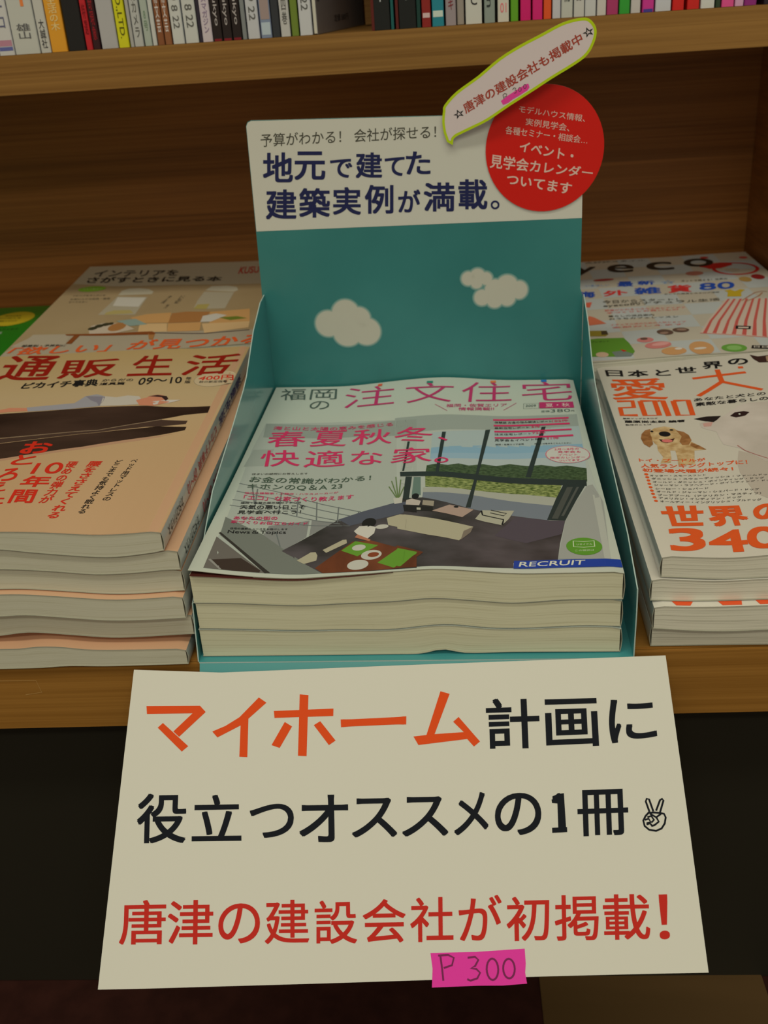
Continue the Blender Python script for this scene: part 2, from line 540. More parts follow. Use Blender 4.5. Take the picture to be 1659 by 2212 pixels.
cl2 = [(.1394,.122,.0047,.0048), (.1456,.1236,.0052,.005), (.1512,.1215,.0043,.0045), (.1449,.1186,.004,.0038), (.1653,.1165,.0072,.0069), (.1734,.1128,.0057,.0063), (.1484,.1086,.0055,.0056), (.1569,.1069,.0057,.0059), (.1653,.1079,.0057,.0059), (.1572,.1137,.007,.0071)]
for cl in (cl1, cl2):
    p = Print(onb)
    for g, w, l_ in ((.0013, CM, 1), (.0005, ink(136, 152, 134), 2), (-.0003, CW, 3)):
        for c in cl: p.ell((c[0], c[1], c[2] + g, c[3] + g), w, l_)
    p.done('cloud_print', hb)
# round red badge glued to the board, overhanging its right edge
dc = (.1897,.2028,.0371,.0374)
DY = BD - .0011
disc = prism('round_badge', [(dc[0] + .0373 * math.cos(t), dc[1] + .0385 * math.sin(t)) for t in (2 * math.pi * i / 64 for i in range(64))],
             lambda a, z, d: (a, DY + d, z), .0005, [mat('badge_red', ob(190, 22, 14), .4, .35), M_EDGE], tray)
disc['label'] = 'round red badge with white lettering'
p = Print(lambda a, z, d: Vector((a, DY - d, z)))
DW = ink(205, 170, 150)
for t, q, b in (('モデルハウス情報、', [(.1735,.2258),(.2145,.2178),(.215,.2219),(.1739,.23)], .004), ('実例見学会、', [(.1776,.2181),(.2049,.2126),(.2055,.2172),(.1781,.2223)], .004),
                ('各種セミナー・相談会…', [(.1649,.2135),(.2162,.2046),(.2168,.2091),(.1655,.2183)], .004), ('イベント・', [(.1734,.2027),(.2076,.1945),(.2082,.201),(.1748,.2087)], .024),
                ('見学会カレンダー', [(.1548,.1934),(.2199,.1836),(.2208,.1897),(.1557,.202)], .02), ('ついてます', [(.1654,.1826),(.2064,.1741),(.2076,.1811),(.1662,.1894)], .024)):
    p.text(t, q, DW, 3, b)
p.done('lettering', disc)

# ---------------------------------------------------------------- speech-bubble tag stuck on the header board
OUT = [(.1272,.2329),(.135,.2404),(.1482,.2487),(.1612,.2581),(.174,.2649),(.1866,.2703),(.1978,.2751),(.2053,.2769),(.2115,.2774),(.2152,.2763),(.2184,.2727),(.2193,.2686),(.2181,.2635),(.2145,.2573),(.2077,.2524),(.1931,.2449),(.1804,.2378),(.1674,.2306),(.1542,.2227),(.1442,.2183),(.1342,.2141),(.1323,.2125),(.1317,.2088),(.1281,.2109),(.1263,.2161),(.1255,.223),(.1262,.2292)]


def smooth_out(pts, keep=()):
    o = []
    n = len(pts)
    for i in range(n):
        a, b, c, d = pts[i - 1], pts[i], pts[(i + 1) % n], pts[(i + 2) % n]
        for t in (0, .34, .67):
            if i in keep or (i + 1) % n in keep:
                o.append((b[0] + (c[0] - b[0]) * t, b[1] + (c[1] - b[1]) * t)); continue
            t2, t3 = t * t, t ** 3
            o.append(tuple(.5 * (2 * b[k] + (c[k] - a[k]) * t + (2 * a[k] - 5 * b[k] + 4 * c[k] - d[k]) * t2 + (3 * b[k] - a[k] - 3 * c[k] + d[k]) * t3) for k in (0, 1)))
    return o


OUT = smooth_out(OUT, keep=(20, 21, 22, 23))
TL = min(a for a, b in OUT); TB = min(b for a, b in OUT)
tagr = tag(empty('paper_tag', OC + EY * .2625 + EX * OUT[0][0] + Vector((0, 0, TB)), PHI), 'lime-edged speech bubble paper tag slanting up above the round red badge', 'tag')
t0 = (OUT[0][0], TB)


def ontag(a, z, d):
    # lies on the board at its tail, lifts away and bows gently towards its far tip
    q = max(0, (a - TL) / .095)
    lift = .002 + .0085 * min(1, q * 1.6) ** 1.3 + .0015 * math.sin(q * 5)
    return Vector((a - t0[0], -lift + .002 - d, z - t0[1]))


p = Print(ontag, .004)
p.poly(OUT, mat('tag_paper', ob(196, 180, 170), .7, .15), 0)
o = p.done('bubble', tagr, solid=.00018)
LIME = mat('marker_lime', ob(166, 186, 20), .6, .2)
cx = sum(a for a, b in OUT) / len(OUT); cz = sum(b for a, b in OUT) / len(OUT)
p = Print(ontag, .004)


def inset(pts, w):
    n = len(pts); o = []
    for i in range(n):
        a, b = pts[i - 1], pts[(i + 1) % n]
        dx, dy = b[0] - a[0], b[1] - a[1]; q = math.hypot(dx, dy) or 1
        o.append((pts[i][0] - dy / q * w * -1, pts[i][1] - dx / q * w))
    return o


IN = inset(OUT, .0016)
p.add(OUT + IN, [(i, (i + 1) % len(OUT), len(OUT) + (i + 1) % len(OUT), len(OUT) + i) for i in range(len(OUT))], LIME, 1)
p.done('marker_border', tagr)
p = Print(ontag, .004)
RB = ink(152, 60, 44)
p.text('唐津の建設会社も掲載中', [(.1406,.2271),(.2119,.2641),(.2093,.2697),(.138,.2329)], RB, 3, .02)
p.text('☆', [(.1338,.2241),(.1402,.2266),(.138,.231),(.132,.2286)], BLK, 3, .012)
p.text('☆', [(.2124,.2661),(.2182,.2684),(.2162,.2731),(.2101,.2709)], BLK, 3, .012)
p.poly([(.1622,.2339),(.1635,.2315),(.1667,.2326),(.1694,.2345),(.1739,.2367),(.1783,.2392),(.1796,.2409),(.1789,.243),(.1771,.2427),(.1739,.2409),(.17,.2387),(.1661,.2365)], ink(225, 62, 135), 2)
p.line([(.1642,.2348),(.1635,.2373),(.1645,.2381),(.1658,.2377),(.1656,.2364),(.1642,.236)], .00035, GREY, 4)
p.line([(.1693,.2401),(.1704,.2411),(.1713,.2408),(.1708,.2397),(.1718,.2394),(.1714,.2382),(.1703,.2379)], .00035, GREY, 4)
p.ell((.1738,.24,.001,.0013), GREY, 4); p.ell((.1738,.24,.0006,.001), ink(225, 62, 135), 5)
p.ell((.1768,.2415,.001,.0013), GREY, 4); p.ell((.1768,.2415,.0006,.001), ink(225, 62, 135), 5)
p.done('lettering', tagr)

# ---------------------------------------------------------------- paper sign on the front flap
sg = tag(empty('paper_sign', OC, PHI), 'white paper sign with orange, black and red Japanese lettering hanging below tray', 'sign')


def onsign(a, b, d):        # b up the slope (negative downwards)
    w = .0007 * math.sin(a * 21 + .8) * (1 + b * -4) + .0011 * math.exp(-((a + .033) / .04) ** 2) * 1.2
    return Vector((a, -.0055, .001)) + FD * (-b) + FN * (.0012 + w + d)


SG = [(-.0457,-.1555),(.1017,-.1492),(.243,-.1434),(.2378,-.0741),(.2317,.0015),(.11,-.0018),(.0112,-.0048),(-.0339,-.003),(-.0397,-.0766)]
p = Print(onsign, .008)
p.poly(SG, mat('sign_paper', ob(197, 191, 170), .75, .15), 0)
p.done('sheet', sg, solid=.00015)
p = Print(onsign, .008)
OR = mat('toner_orange', ob(206, 72, 28), .7, .08); BK = mat('toner_black', ob(24, 26, 30), .7, .08); RD = mat('toner_red', ob(180, 42, 32), .7, .08)
for q in ([(-.0266,-.0212),(.0009,-.0212),(.0039,-.0243),(-.0093,-.0364),(-.0123,-.0338),(-.0028,-.0249),(-.0262,-.0251)], [(-.0204,-.0319),(-.0178,-.0296),(-.0045,-.041),(-.0077,-.0436)],
          [(.0308,-.0173),(.0347,-.0199),(.0257,-.0277),(.0255,-.0464),(.0215,-.0462),(.0218,-.031),(.0102,-.0368),(.0075,-.0339),(.0141,-.0312),(.0211,-.027)],
          [(.0515,-.0159),(.0559,-.0163),(.0552,-.046),(.0509,-.0458)], [(.0385,-.024),(.0685,-.023),(.0684,-.0266),(.0389,-.0274)], [(.0441,-.0294),(.0478,-.0316),(.0417,-.042),(.0376,-.0406)], [(.0587,-.031),(.0619,-.0291),(.0696,-.0385),(.0663,-.0407)],
          [(.1217,-.0149),(.1262,-.0162),(.1185,-.0356),(.1328,-.0347),(.1277,-.0297),(.1304,-.0274),(.1406,-.0392),(.1376,-.0416),(.1344,-.038),(.1105,-.0408),(.1081,-.0367),(.1145,-.036)]): p.poly(q, OR, 3)
for t, q, b in (
                ('ー', [(.0723,-.0321),(.1046,-.0309),(.1047,-.0269),(.0721,-.0283)], .02), 
                ('計', [(.1439,-.0431),(.1699,-.0423),(.1696,-.0181),(.1438,-.0188)], .02), ('画', [(.1726,-.0425),(.1979,-.0414),(.1976,-.0187),(.1725,-.0192)], .02), ('に', [(.2032,-.0404),(.2257,-.0383),(.225,-.0189),(.2029,-.0197)], .02),
                ('役', [(-.0291,-.0878),(-.0045,-.0873),(-.0042,-.0636),(-.0295,-.0641)], .018), ('立', [(-.0014,-.0866),(.0234,-.0862),(.0227,-.0642),(-.0016,-.0647)], .018), ('つ', [(.0273,-.0849),(.0494,-.0846),(.049,-.0686),(.0272,-.0689)], .018),
                ('オ', [(.0519,-.0869),(.0761,-.0864),(.0758,-.0642),(.052,-.0646)], .018), ('ス', [(.0777,-.0846),(.0998,-.0841),(.0995,-.0657),(.0777,-.0661)], .018), ('ス', [(.1021,-.0841),(.1245,-.0835),(.1241,-.065),(.1022,-.0654)], .018),
                ('メ', [(.1272,-.0833),(.1438,-.0828),(.1437,-.063),(.1271,-.0634)], .018), ('の', [(.1469,-.0834),(.1692,-.0827),(.169,-.0632),(.147,-.0638)], .018), ('１', [(.174,-.082),(.1811,-.0816),(.1811,-.0634),(.174,-.0638)], .018),
                ('冊', [(.1862,-.0836),(.2101,-.0827),(.2103,-.0614),(.1864,-.0623)], .018)):
    if t in '計役':
        p.done('lettering', sg, None if t == '計' else 'black lettering'); p = Print(onsign, .008)
    p.text(t, q, OR if t in 'マイホーム' else BK, 3, b)
p.poly([(.1779,-.0639),(.1802,-.0636),(.1807,-.0815),(.1783,-.0817),(.1778,-.0685),(.1744,-.0682),(.1742,-.0666),(.1763,-.0661)], BK, 3)
p.done('lettering', sg, 'black lettering'); p = Print(onsign, .008)
for t, q in (('唐', [(-.036,-.1349),(-.0129,-.1343),(-.0131,-.1138),(-.0362,-.1145)]), ('津', [(-.012,-.1345),(.0105,-.134),(.0102,-.1136),(-.0122,-.1142)]), ('の', [(.013,-.1337),(.0334,-.1332),(.0331,-.115),(.0128,-.1155)]), ('建', [(.0357,-.1336),(.0573,-.1331),(.0569,-.1131),(.0356,-.1137)]),
             ('設', [(.0598,-.1333),(.0803,-.1328),(.0799,-.1131),(.0597,-.1137)]), ('会', [(.083,-.1326),(.1036,-.1321),(.1034,-.1124),(.0828,-.113)]), ('社', [(.1056,-.132),(.126,-.1315),(.1262,-.1113),(.1056,-.112)]), ('が', [(.1287,-.1313),(.1489,-.1306),(.1491,-.1103),(.1286,-.1109)]),
             ('初', [(.1511,-.1312),(.1712,-.1305),(.1715,-.1107),(.1512,-.1113)]), ('掲', [(.1736,-.1307),(.194,-.13),(.1944,-.1098),(.1739,-.1104)]), ('載', [(.1961,-.13),(.2176,-.1293),(.218,-.1092),(.1964,-.1098)]), ('！', [(.2218,-.1294),(.2265,-.1291),(.2265,-.1093),(.222,-.1095)])):
    p.text(t, q, RD, 3, .012)
p.done('lettering', sg, 'red lettering'); p = Print(onsign, .008)
# victory hand drawn in outline
for q in ([(.2201,-.0721),(.2186,-.0673),(.2191,-.0661),(.2202,-.0663),(.2219,-.0719)], [(.2232,-.0716),(.2253,-.0667),(.2263,-.0661),(.2269,-.0668),(.2249,-.0726)],
          [(.2201,-.0721),(.2182,-.074),(.217,-.0761),(.2175,-.0786),(.2195,-.0803),(.2227,-.0808),(.2253,-.0797),(.2269,-.0774),(.2275,-.0746),(.2268,-.073),(.2249,-.0726),(.222,-.0724),(.2199,-.0726)],
          [(.2203,-.073),(.2231,-.0746),(.2254,-.073)], [(.2231,-.0746),(.2242,-.0766),(.2221,-.0782),(.2206,-.0786)], [(.2177,-.0758),(.2196,-.0753),(.2204,-.0768),(.2185,-.0774)], [(.219,-.0746),(.2208,-.074),(.222,-.0758),(.2207,-.077)], [(.2184,-.0779),(.2201,-.0774),(.2211,-.0787)]):
    p.line(q, .0009, BK, 3)
p.done('victory_hand_mark', sg)
p = Print(onsign, .008)
p.poly([(.115,-.1367),(.1365,-.136),(.1593,-.1343),(.1596,-.1409),(.1592,-.1449),(.1599,-.1497),(.1487,-.1507),(.1372,-.1509),(.1155,-.152),(.1159,-.1436)], mat('marker_pink', ob(228, 52, 142), .6, .2), 2)
INK2 = ink(110, 28, 72)
for q in ([(.1197,-.1381),(.1204,-.1435),(.1209,-.1489)], [(.1186,-.1378),(.1234,-.1375),(.126,-.1387),(.1251,-.142),(.1212,-.1433)], [(.1325,-.1386),(.136,-.1382),(.1375,-.1395),(.1359,-.1423),(.1338,-.1433),(.1364,-.1435),(.1382,-.1452),(.1368,-.1477),(.1336,-.1487),(.1321,-.1481)]):
    p.line(q, .0009, INK2, 4)
for c in ((.144,-.1436,.0027,.0047), (.1517,-.1432,.0027,.0043)):
    p.line([(c[0] + c[2] * math.cos(t), c[1] + c[3] * math.sin(t)) for t in (math.pi / 10 * i for i in range(20))], .0009, INK2, 4, True)
p.done('highlighted_note', sg, 'handwritten P 300 on pink highlighter patch')

# ================================================================ stack in the tray
CFb = [(0, .0014), (.100, .0014), (.112, .0016), (.123, .0040), (.134, .0018), (.159, .0020), (.2107, .0016)]
CF1 = [(0, .0184), (.026, .0176), (.052, .0166), (.074, .0168), (.097, .0165), (.124, .0190), (.147, .0166), (.163, .0162), (.192, .0172), (.2107, .0165)]
CF2 = [(0, .0340), (.021, .0334), (.053, .0316), (.075, .0324), (.100, .0332), (.119, .0346), (.139, .0330), (.158, .0312), (.184, .0326), (.2107, .0324)]
CF3 = [(0, .0505), (.023, .0490), (.0515, .0470), (.073, .0480), (.112, .0506), (.124, .0508), (.159, .0476), (.183, .0474), (.2107, .0474)]
COVW = mat('cover_white', ob(184, 187, 166), .3, .45, .3)
GRP = 'home-building magazines in the teal tray'
Mag('magazine', OC, PHI, .2107, .258, CFb, CF1, 1, COVW, M_PAGES, 'home magazine at the bottom of the three in the teal tray', GRP, gap=.0006)
Mag('magazine', OC + EX * .0004, PHI, .2100, .258, CF1, CF2, 1, COVW, M_PAGES, 'home magazine in the middle of the three in the teal tray', GRP, gap=.0005)


def lift3(u, v):
    return .0022 * max(0, 1 - u / .035) ** 1.5 * max(0, 1 - v / .12) + .0004


M3 = Mag('magazine', OC - EY * .0006, PHI, .2107, .2635, CF2, CF3, 1, COVW, M_PAGES, 'top home magazine in teal tray, cover showing a glass-walled living room', GRP, lift=lift3,
         bulge=lambda u, v: .0032 * math.exp(-((u - .11) / .05) ** 2) * max(0, (v - .08) / .18))
cv = M3.cover
bm = bmesh.new()
N_ = 30
a_ = [bm.verts.new((.0008 + .100 * i / N_, -.0017 * (1 - i / N_) ** .6, M3.zt(.0008 + .1 * i / N_, 0) + lift3(.1 * i / N_, 0) * .25 - .0004)) for i in range(N_ + 1)]
b_ = [bm.verts.new((v.co.x, .03, v.co.z - .0004)) for v in a_]
for i in range(N_): bm.faces.new((a_[i], a_[i + 1], b_[i + 1], b_[i]))
o = from_bm('inner_page', bm, [mat('page_maroon', ob(70, 30, 24), .6, .2)], M3.root)
o['label'] = 'dark maroon first page peeping out under the lifted cover'
o.modifiers.new('t', 'SOLIDIFY').thickness = .0001

st = .007
CK = (.0002, .2105, .0002, .2632)
# --- cover photograph
p = Print(M3.surf, st)
wl = ink(172, 176, 158)
p.poly([(.0045,.195),(.0524,.1969),(.1042,.1895),(.1122,.0015),(.0877,.0018),(.0655,.0031),(.0385,.0036),(.0068,.0035),(.007,.0587),(.0032,.1526)], ink(164, 168, 152), 1)
p.poly([(.0909,.1953),(.131,.1932),(.207,.1983),(.2061,.1329),(.2079,.083),(.2058,.0118),(.1804,.012),(.1322,.0034),(.1031,.0031),(.098,.076)], ink(170, 174, 158), 1)
p.poly([(.0047,.1943),(.1042,.1895),(.1053,.1638),(.0643,.1703),(.0068,.1715)], ink(140, 146, 132), 2)
p.poly([(.0899,.1943),(.207,.1983),(.2063,.1763),(.1519,.174),(.0916,.1673)], ink(146, 152, 138), 2)
p.poly([(.0042,.1515),(.0171,.153),(.0145,.1279),(.0029,.1265)], ink(150, 155, 140), 2)
p.poly([(.1148,.1664),(.15,.1731),(.2065,.1787),(.2061,.1506),(.115,.1437)], ink(160, 172, 164), 2)
p.poly([(.115,.1437),(.1495,.1495),(.2058,.1506),(.2058,.1416),(.1148,.1351)], ink(128, 160, 172), 2)
p.poly([(.1148,.1351),(.2058,.1416),(.2056,.133),(.1148,.1277)], ink(140, 166, 174), 2)
p.poly([(.1148,.1277),(.2056,.133),(.2046,.1163),(.1488,.1154),(.1135,.1185)], ink(165, 174, 166), 2)
fol = noisy('print_foliage_dark', ob(40, 56, 30), ob(74, 92, 58), (420, 700, 1), .4, .3, det=5)
fol2 = noisy('print_foliage', ob(62, 80, 26), ob(150, 158, 92), (380, 650, 1), .4, .3, det=5)
p.poly([(.1131,.1192),(.1183,.1206),(.1254,.1189),(.1315,.1215),(.1376,.1193),(.1455,.1222),(.1533,.1204),(.1613,.1236),(.1716,.1207),(.1795,.1218),(.187,.119),(.194,.1202),(.2048,.1158),(.2034,.0984),(.1452,.1041),(.1126,.1067)], fol, 3)
p.poly([(.1127,.1047),(.1418,.1027),(.1892,.0954),(.1858,.0791),(.1769,.0815),(.1688,.0838),(.1516,.0863),(.14,.0873),(.1258,.0892),(.1132,.0912)], fol2, 3)
p.poly([(.1119,.0904),(.1258,.0899),(.14,.0876),(.1688,.0838),(.1858,.0791),(.1833,.069),(.1563,.077),(.14,.0814),(.1121,.0845)], ink(160, 160, 142), 3)
p.poly([(.1121,.0848),(.14,.0817),(.1833,.0695),(.1789,.0528),(.1604,.0586),(.1375,.065),(.112,.0784)], ink(112, 118, 122), 3)
floor_p = noisy('print_floor', ob(42, 38, 34), ob(86, 78, 78), (22, 34, 1), .4, .3)
p.poly([(.0969,.0799),(.1036,.0788),(.112,.0784),(.1375,.0654),(.1604,.059),(.1789,.0532),(.1874,.0524),(.1828,.0285),(.1804,.012),(.1588,.0093),(.1586,.0045),(.125,.0026),(.1016,.0026)], floor_p, 3)
p.poly([(.162,.0578),(.1789,.0528),(.187,.0521),(.1843,.0378),(.166,.0292),(.1504,.0363)], ink(78, 69, 74), 4)
p.poly([(.0418,.0262),(.0533,.0413),(.0676,.059),(.0806,.0667),(.0969,.074),(.109,.0763),(.1122,.0015),(.0877,.0018),(.0655,.0031),(.055,.0138)], floor_p, 3)
p.poly([(.0676,.059),(.0806,.0667),(.0969,.074),(.1061,.0742),(.1022,.0606),(.0869,.0551),(.0745,.0508)], ink(80, 82, 90), 4)
# mullions, beam, curtain, wall at right
FR = ink(42, 50, 46)
for q in ([(.1211,.167),(.1235,.167),(.1202,.1076),(.1183,.1077)], [(.1481,.1728),(.1511,.1737),(.1427,.1057),(.1383,.066),(.1357,.0662),(.1411,.1055)], [(.1833,.1782),(.1859,.1786),(.1725,.1051),(.1696,.1057)], [(.1,.1552),(.1015,.1549),(.1001,.1137),(.099,.1139)], [(.0977,.1125),(.1453,.1074),(.2031,.1),(.2026,.0927),(.1885,.0943),(.1435,.1002),(.0983,.1068)],
          [(.1014,.1059),(.1051,.1053),(.1046,.0768),(.1012,.0773)], [(.1897,.0944),(.2021,.0943),(.1949,.0746),(.1874,.0524),(.1781,.0537),(.1848,.0788)]):
    p.poly(q, FR, 5)
p.poly([(.1062,.1047),(.1101,.1041),(.111,.0813),(.106,.0821)], ink(98, 118, 104), 5)
p.poly([(.1916,.0915),(.1949,.0916),(.1837,.0543),(.1806,.0548)], ink(72, 74, 66), 6)
p.poly([(.1969,.0915),(.1982,.0915),(.1871,.0575),(.1857,.0576)], ink(78, 80, 72), 6)
p.poly([(.2026,.0927),(.2059,.0944),(.2093,.0738),(.2055,.0118),(.1806,.0127),(.1833,.0284),(.1876,.0524),(.1949,.0738)], ink(150, 150, 138), 5)
p.poly([(.2085,.0812),(.2058,.0121),(.2028,.0122),(.2045,.0814)], ink(168, 168, 152), 6)
p.done('cover_photo', cv, clip=CK)
p = Print(M3.surf, st)
# stair soffit and furniture
p.poly([(.0061,.0594),(.0297,.042),(.0655,.0031),(.0385,.0036),(.0076,.0384)], ink(112, 115, 103), 3)
p.poly([(.0064,.0406),(.0073,.0416),(.0398,.004),(.0371,.0035)], ink(52, 48, 42), 4)
p.poly([(.0062,.0366),(.037,.0038),(.0267,.0036),(.0068,.0035)], ink(104, 98, 88), 2)
p.poly([(.009,.0124),(.0228,.0165),(.0346,.0059),(.0343,.0039),(.0157,.0037)], ink(60, 48, 40), 3)
p.poly([(.0073,.0121),(.0082,.013),(.0163,.0041),(.0143,.004)], ink(140, 136, 124), 3)
p.poly([(.0297,.042),(.0418,.0262),(.0532,.042),(.0664,.0568),(.0523,.06),(.0309,.0523)], ink(128, 128, 120), 2)
RL = ink(104, 108, 102)
for q in ([(.0051,.1027),(.032,.092),(.0791,.0661)], [(.0056,.0922),(.0418,.0797),(.0782,.0598)], [(.0055,.0812),(.0349,.074),(.0757,.0538)], [(.0054,.074),(.0359,.0674),(.0745,.0516)], [(.0169,.0961),(.0194,.074)], [(.0313,.0919),(.0337,.0672)], [(.0416,.0866),(.044,.0647)], [(.0529,.0816),(.0554,.0599)], [(.066,.0741),(.0673,.0551)], [(.0779,.0672),(.0775,.0591)], [(.0129,.1004),(.0181,.0791)], [(.0355,.0466),(.0404,.0304)], [(.0144,.0598),(.0454,.0552),(.0745,.0508)]):
    p.line(q, .0007, RL, 3)
CR = ink(168, 160, 130); WT = ink(184, 180, 162)
BRN = noisy('print_table', ob(88, 44, 22), ob(118, 62, 34), (60, 20, 1), .4, .3)
p.poly([(.0614,.0084),(.0728,.0255),(.0778,.0328),(.0872,.0328),(.1,.0241),(.1114,.0188),(.1121,.0022),(.0877,.0018),(.0659,.003)], BRN, 6)
p.poly([(.101,.0253),(.1065,.0221),(.1149,.0164),(.1101,.0095),(.1045,.0032),(.1023,.0032)], BRN, 6)
GM = ink(96, 142, 44)
p.poly([(.0728,.0241),(.0792,.033),(.0916,.0269),(.0818,.0171)], GM, 7); p.poly([(.0925,.0091),(.1019,.0217),(.1116,.0153),(.101,.0028)], GM, 7)
p.poly([(.1016,.0224),(.1119,.0168),(.1042,.0037),(.1027,.0039)], GM, 7)
for c, k in (((.0817,.0259,.0035,.0031), 0), ((.0888,.0174,.0052,.0049), 1), ((.0828,.0084,.0053,.0049), 0), ((.092,.0467,.0035,.0025), 0)):
    p.ell(c, WT, 8)
    if k: p.ell((c[0] + .001, c[1], c[2] * .55, c[3] * .5), ink(128, 62, 34), 9)
p.poly([(.0511,.0167),(.0571,.0246),(.0596,.0246),(.061,.0209),(.0611,.0159),(.0551,.0131)], CR, 6); p.poly([(.063,.0263),(.0724,.0355),(.0743,.0356),(.075,.0317),(.0652,.0231)], CR, 6)
p.poly([(.0996,.0552),(.103,.059),(.1241,.0501),(.1397,.0444),(.1347,.0334),(.1324,.0288),(.1167,.0342),(.1003,.0432)], CR, 6); p.poly([(.0939,.0563),(.1008,.0595),(.1098,.0562),(.1106,.0388),(.0952,.0482)], CR, 6)
p.poly([(.1347,.0391),(.1397,.0444),(.1382,.0379),(.1332,.0293)], ink(120, 108, 92), 7)
p.poly([(.1178,.0612),(.127,.0684),(.14,.0639),(.1339,.0544)], ink(164, 140, 122), 6)
p.poly([(.1024,.0707),(.1181,.0657),(.1187,.0603),(.115,.0616),(.1028,.0634)], ink(36, 34, 30), 5)
p.poly([(.1038,.0678),(.1116,.0656),(.1117,.0629),(.1039,.0649)], ink(170, 164, 140), 6)
p.poly([(.1033,.076),(.1062,.0774),(.1113,.0739),(.1107,.0685),(.1032,.0706)], ink(180, 168, 150), 7); p.ell((.1081,.0803,.002,.0032), BLK, 7)
p.poly([(.1125,.0746),(.1187,.0729),(.1185,.0665),(.1123,.0691)], ink(150, 140, 118), 6)
p.poly([(.1406,.0532),(.1446,.0638),(.1615,.0647),(.1583,.0551),(.1545,.0478),(.1445,.0512)], ink(164, 160, 136), 6); p.line([(.144,.0632),(.1446,.0581),(.1555,.0541),(.1546,.0481)], .001, BLK, 7); p.line([(.1491,.0643),(.1573,.0611),(.1557,.0584),(.1486,.0611)], .0008, BLK, 7)
p.ell((.1306,.066,.0013,.0011), BLK, 7)
p.ell((.0847,.0523,.0038,.0055), ink(30, 26, 24), 7); p.poly([(.0774,.0441),(.0799,.0492),(.0851,.0491),(.0888,.0469),(.0884,.0401),(.0852,.0346),(.0797,.04)], ink(196, 190, 172), 7); p.poly([(.0796,.0404),(.0871,.0335),(.0866,.0319),(.0785,.0372)], ink(170, 110, 80), 7)
p.poly([(.0958,.0793),(.1011,.081),(.1011,.0733),(.097,.0723)], WT, 6)
for q in ([(.0981,.0798),(.0936,.1014)], [(.0985,.0797),(.0957,.1064)], [(.0989,.0797),(.0988,.1022)], [(.0977,.0799),(.0925,.0945)], [(.0992,.0805),(.1012,.093)]): p.line(q, .0006, ink(96, 116, 66), 7)
p.poly([(.1017,.0707),(.1093,.0677),(.1097,.0603),(.1028,.063)], ink(36, 32, 30), 6)
p.done('room_picture_details', cv, clip=CK)
# --- title and headlines
p = Print(M3.surf, st)
MG = ink(176, 44, 92); DG = ink(72, 86, 76)
p.text('福', [(.007,.2372),(.0247,.238),(.022,.2595),(.0045,.2589)], DG, 8, -.005); p.text('岡', [(.0274,.2382),(.0464,.2382),(.0447,.2578),(.0262,.2577)], DG, 8, -.005); p.text('の', [(.0297,.2196),(.0432,.2204),(.0419,.2348),(.0288,.2347)], DG, 8, -.005)
p.text('注', [(.0525,.2205),(.0875,.2196),(.0868,.2554),(.0517,.2582)], MG, 8, -.008); p.text('文', [(.0961,.2186),(.1259,.2168),(.1284,.2527),(.0935,.2542)], MG, 8, -.008)
p.text('住', [(.1321,.2175),(.1662,.2227),(.1672,.2597),(.134,.2543)], MG, 8, -.008); p.text('宅', [(.1735,.2225),(.2069,.2239),(.2084,.2577),(.1738,.2579)], MG, 8, -.008)
for q, c in (([(.0738,.2561),(.0768,.256),(.077,.2601),(.074,.2602)], ink(206, 84, 48)), ([(.1086,.2525),(.1129,.2521),(.113,.2562),(.1087,.2566)], ink(38, 122, 100)), ([(.1531,.2562),(.1568,.257),(.1567,.2608),(.1529,.26)], ink(214, 118, 60)), ([(.1882,.2586),(.192,.2587),(.192,.2623),(.1881,.2622)], ink(36, 106, 176))): p.poly(q, c, 9)
p.line([(.1155,.2128),(.1236,.2014)], .0004, MG, 8); p.line([(.1693,.2194),(.1604,.2065)], .0004, MG, 8)
p.text('福岡・佐賀エリア', [(.1229,.2071),(.1628,.2134),(.163,.2188),(.123,.2124)], MG, 8, .008); p.text('情報満載!!', [(.131,.2021),(.1543,.2059),(.1543,.2112),(.1311,.2073)], MG, 8, .012)
p.line([(.1735,.2091),(.1836,.2095),(.184,.2183),(.1741,.2182)], .0003, DG, 8, True); p.text('2009', [(.1749,.2122),(.1818,.2125),(.1821,.2162),(.1753,.216)], DG, 8, 0)
p.poly([(.1839,.2095),(.2064,.2093),(.2065,.2198),(.1844,.2199)], MG, 8); p.text('夏・秋', [(.1881,.2111),(.2038,.2111),(.2038,.2176),(.1882,.2175)], ink(214, 196, 182), 9, 0)
p.text('定価', [(.1844,.2023),(.19,.2026),(.1902,.2054),(.1848,.2055)], DG, 8, .01); p.text('380', [(.1906,.202),(.2032,.2022),(.2033,.2074),(.1908,.2072)], DG, 8, -.012); p.text('円', [(.2038,.2024),(.2059,.2025),(.2059,.2049),(.2038,.2048)], DG, 8, .01)
p.done('title_lettering', cv, clip=CK)
p = Print(M3.surf, st)
PK = ink(196, 46, 88); GN = ink(66, 82, 64)
p.text('海と山と太陽の恵みを感じる', [(.0111,.1836),(.0894,.1816),(.089,.1871),(.011,.1897)], PK, 8, .006)
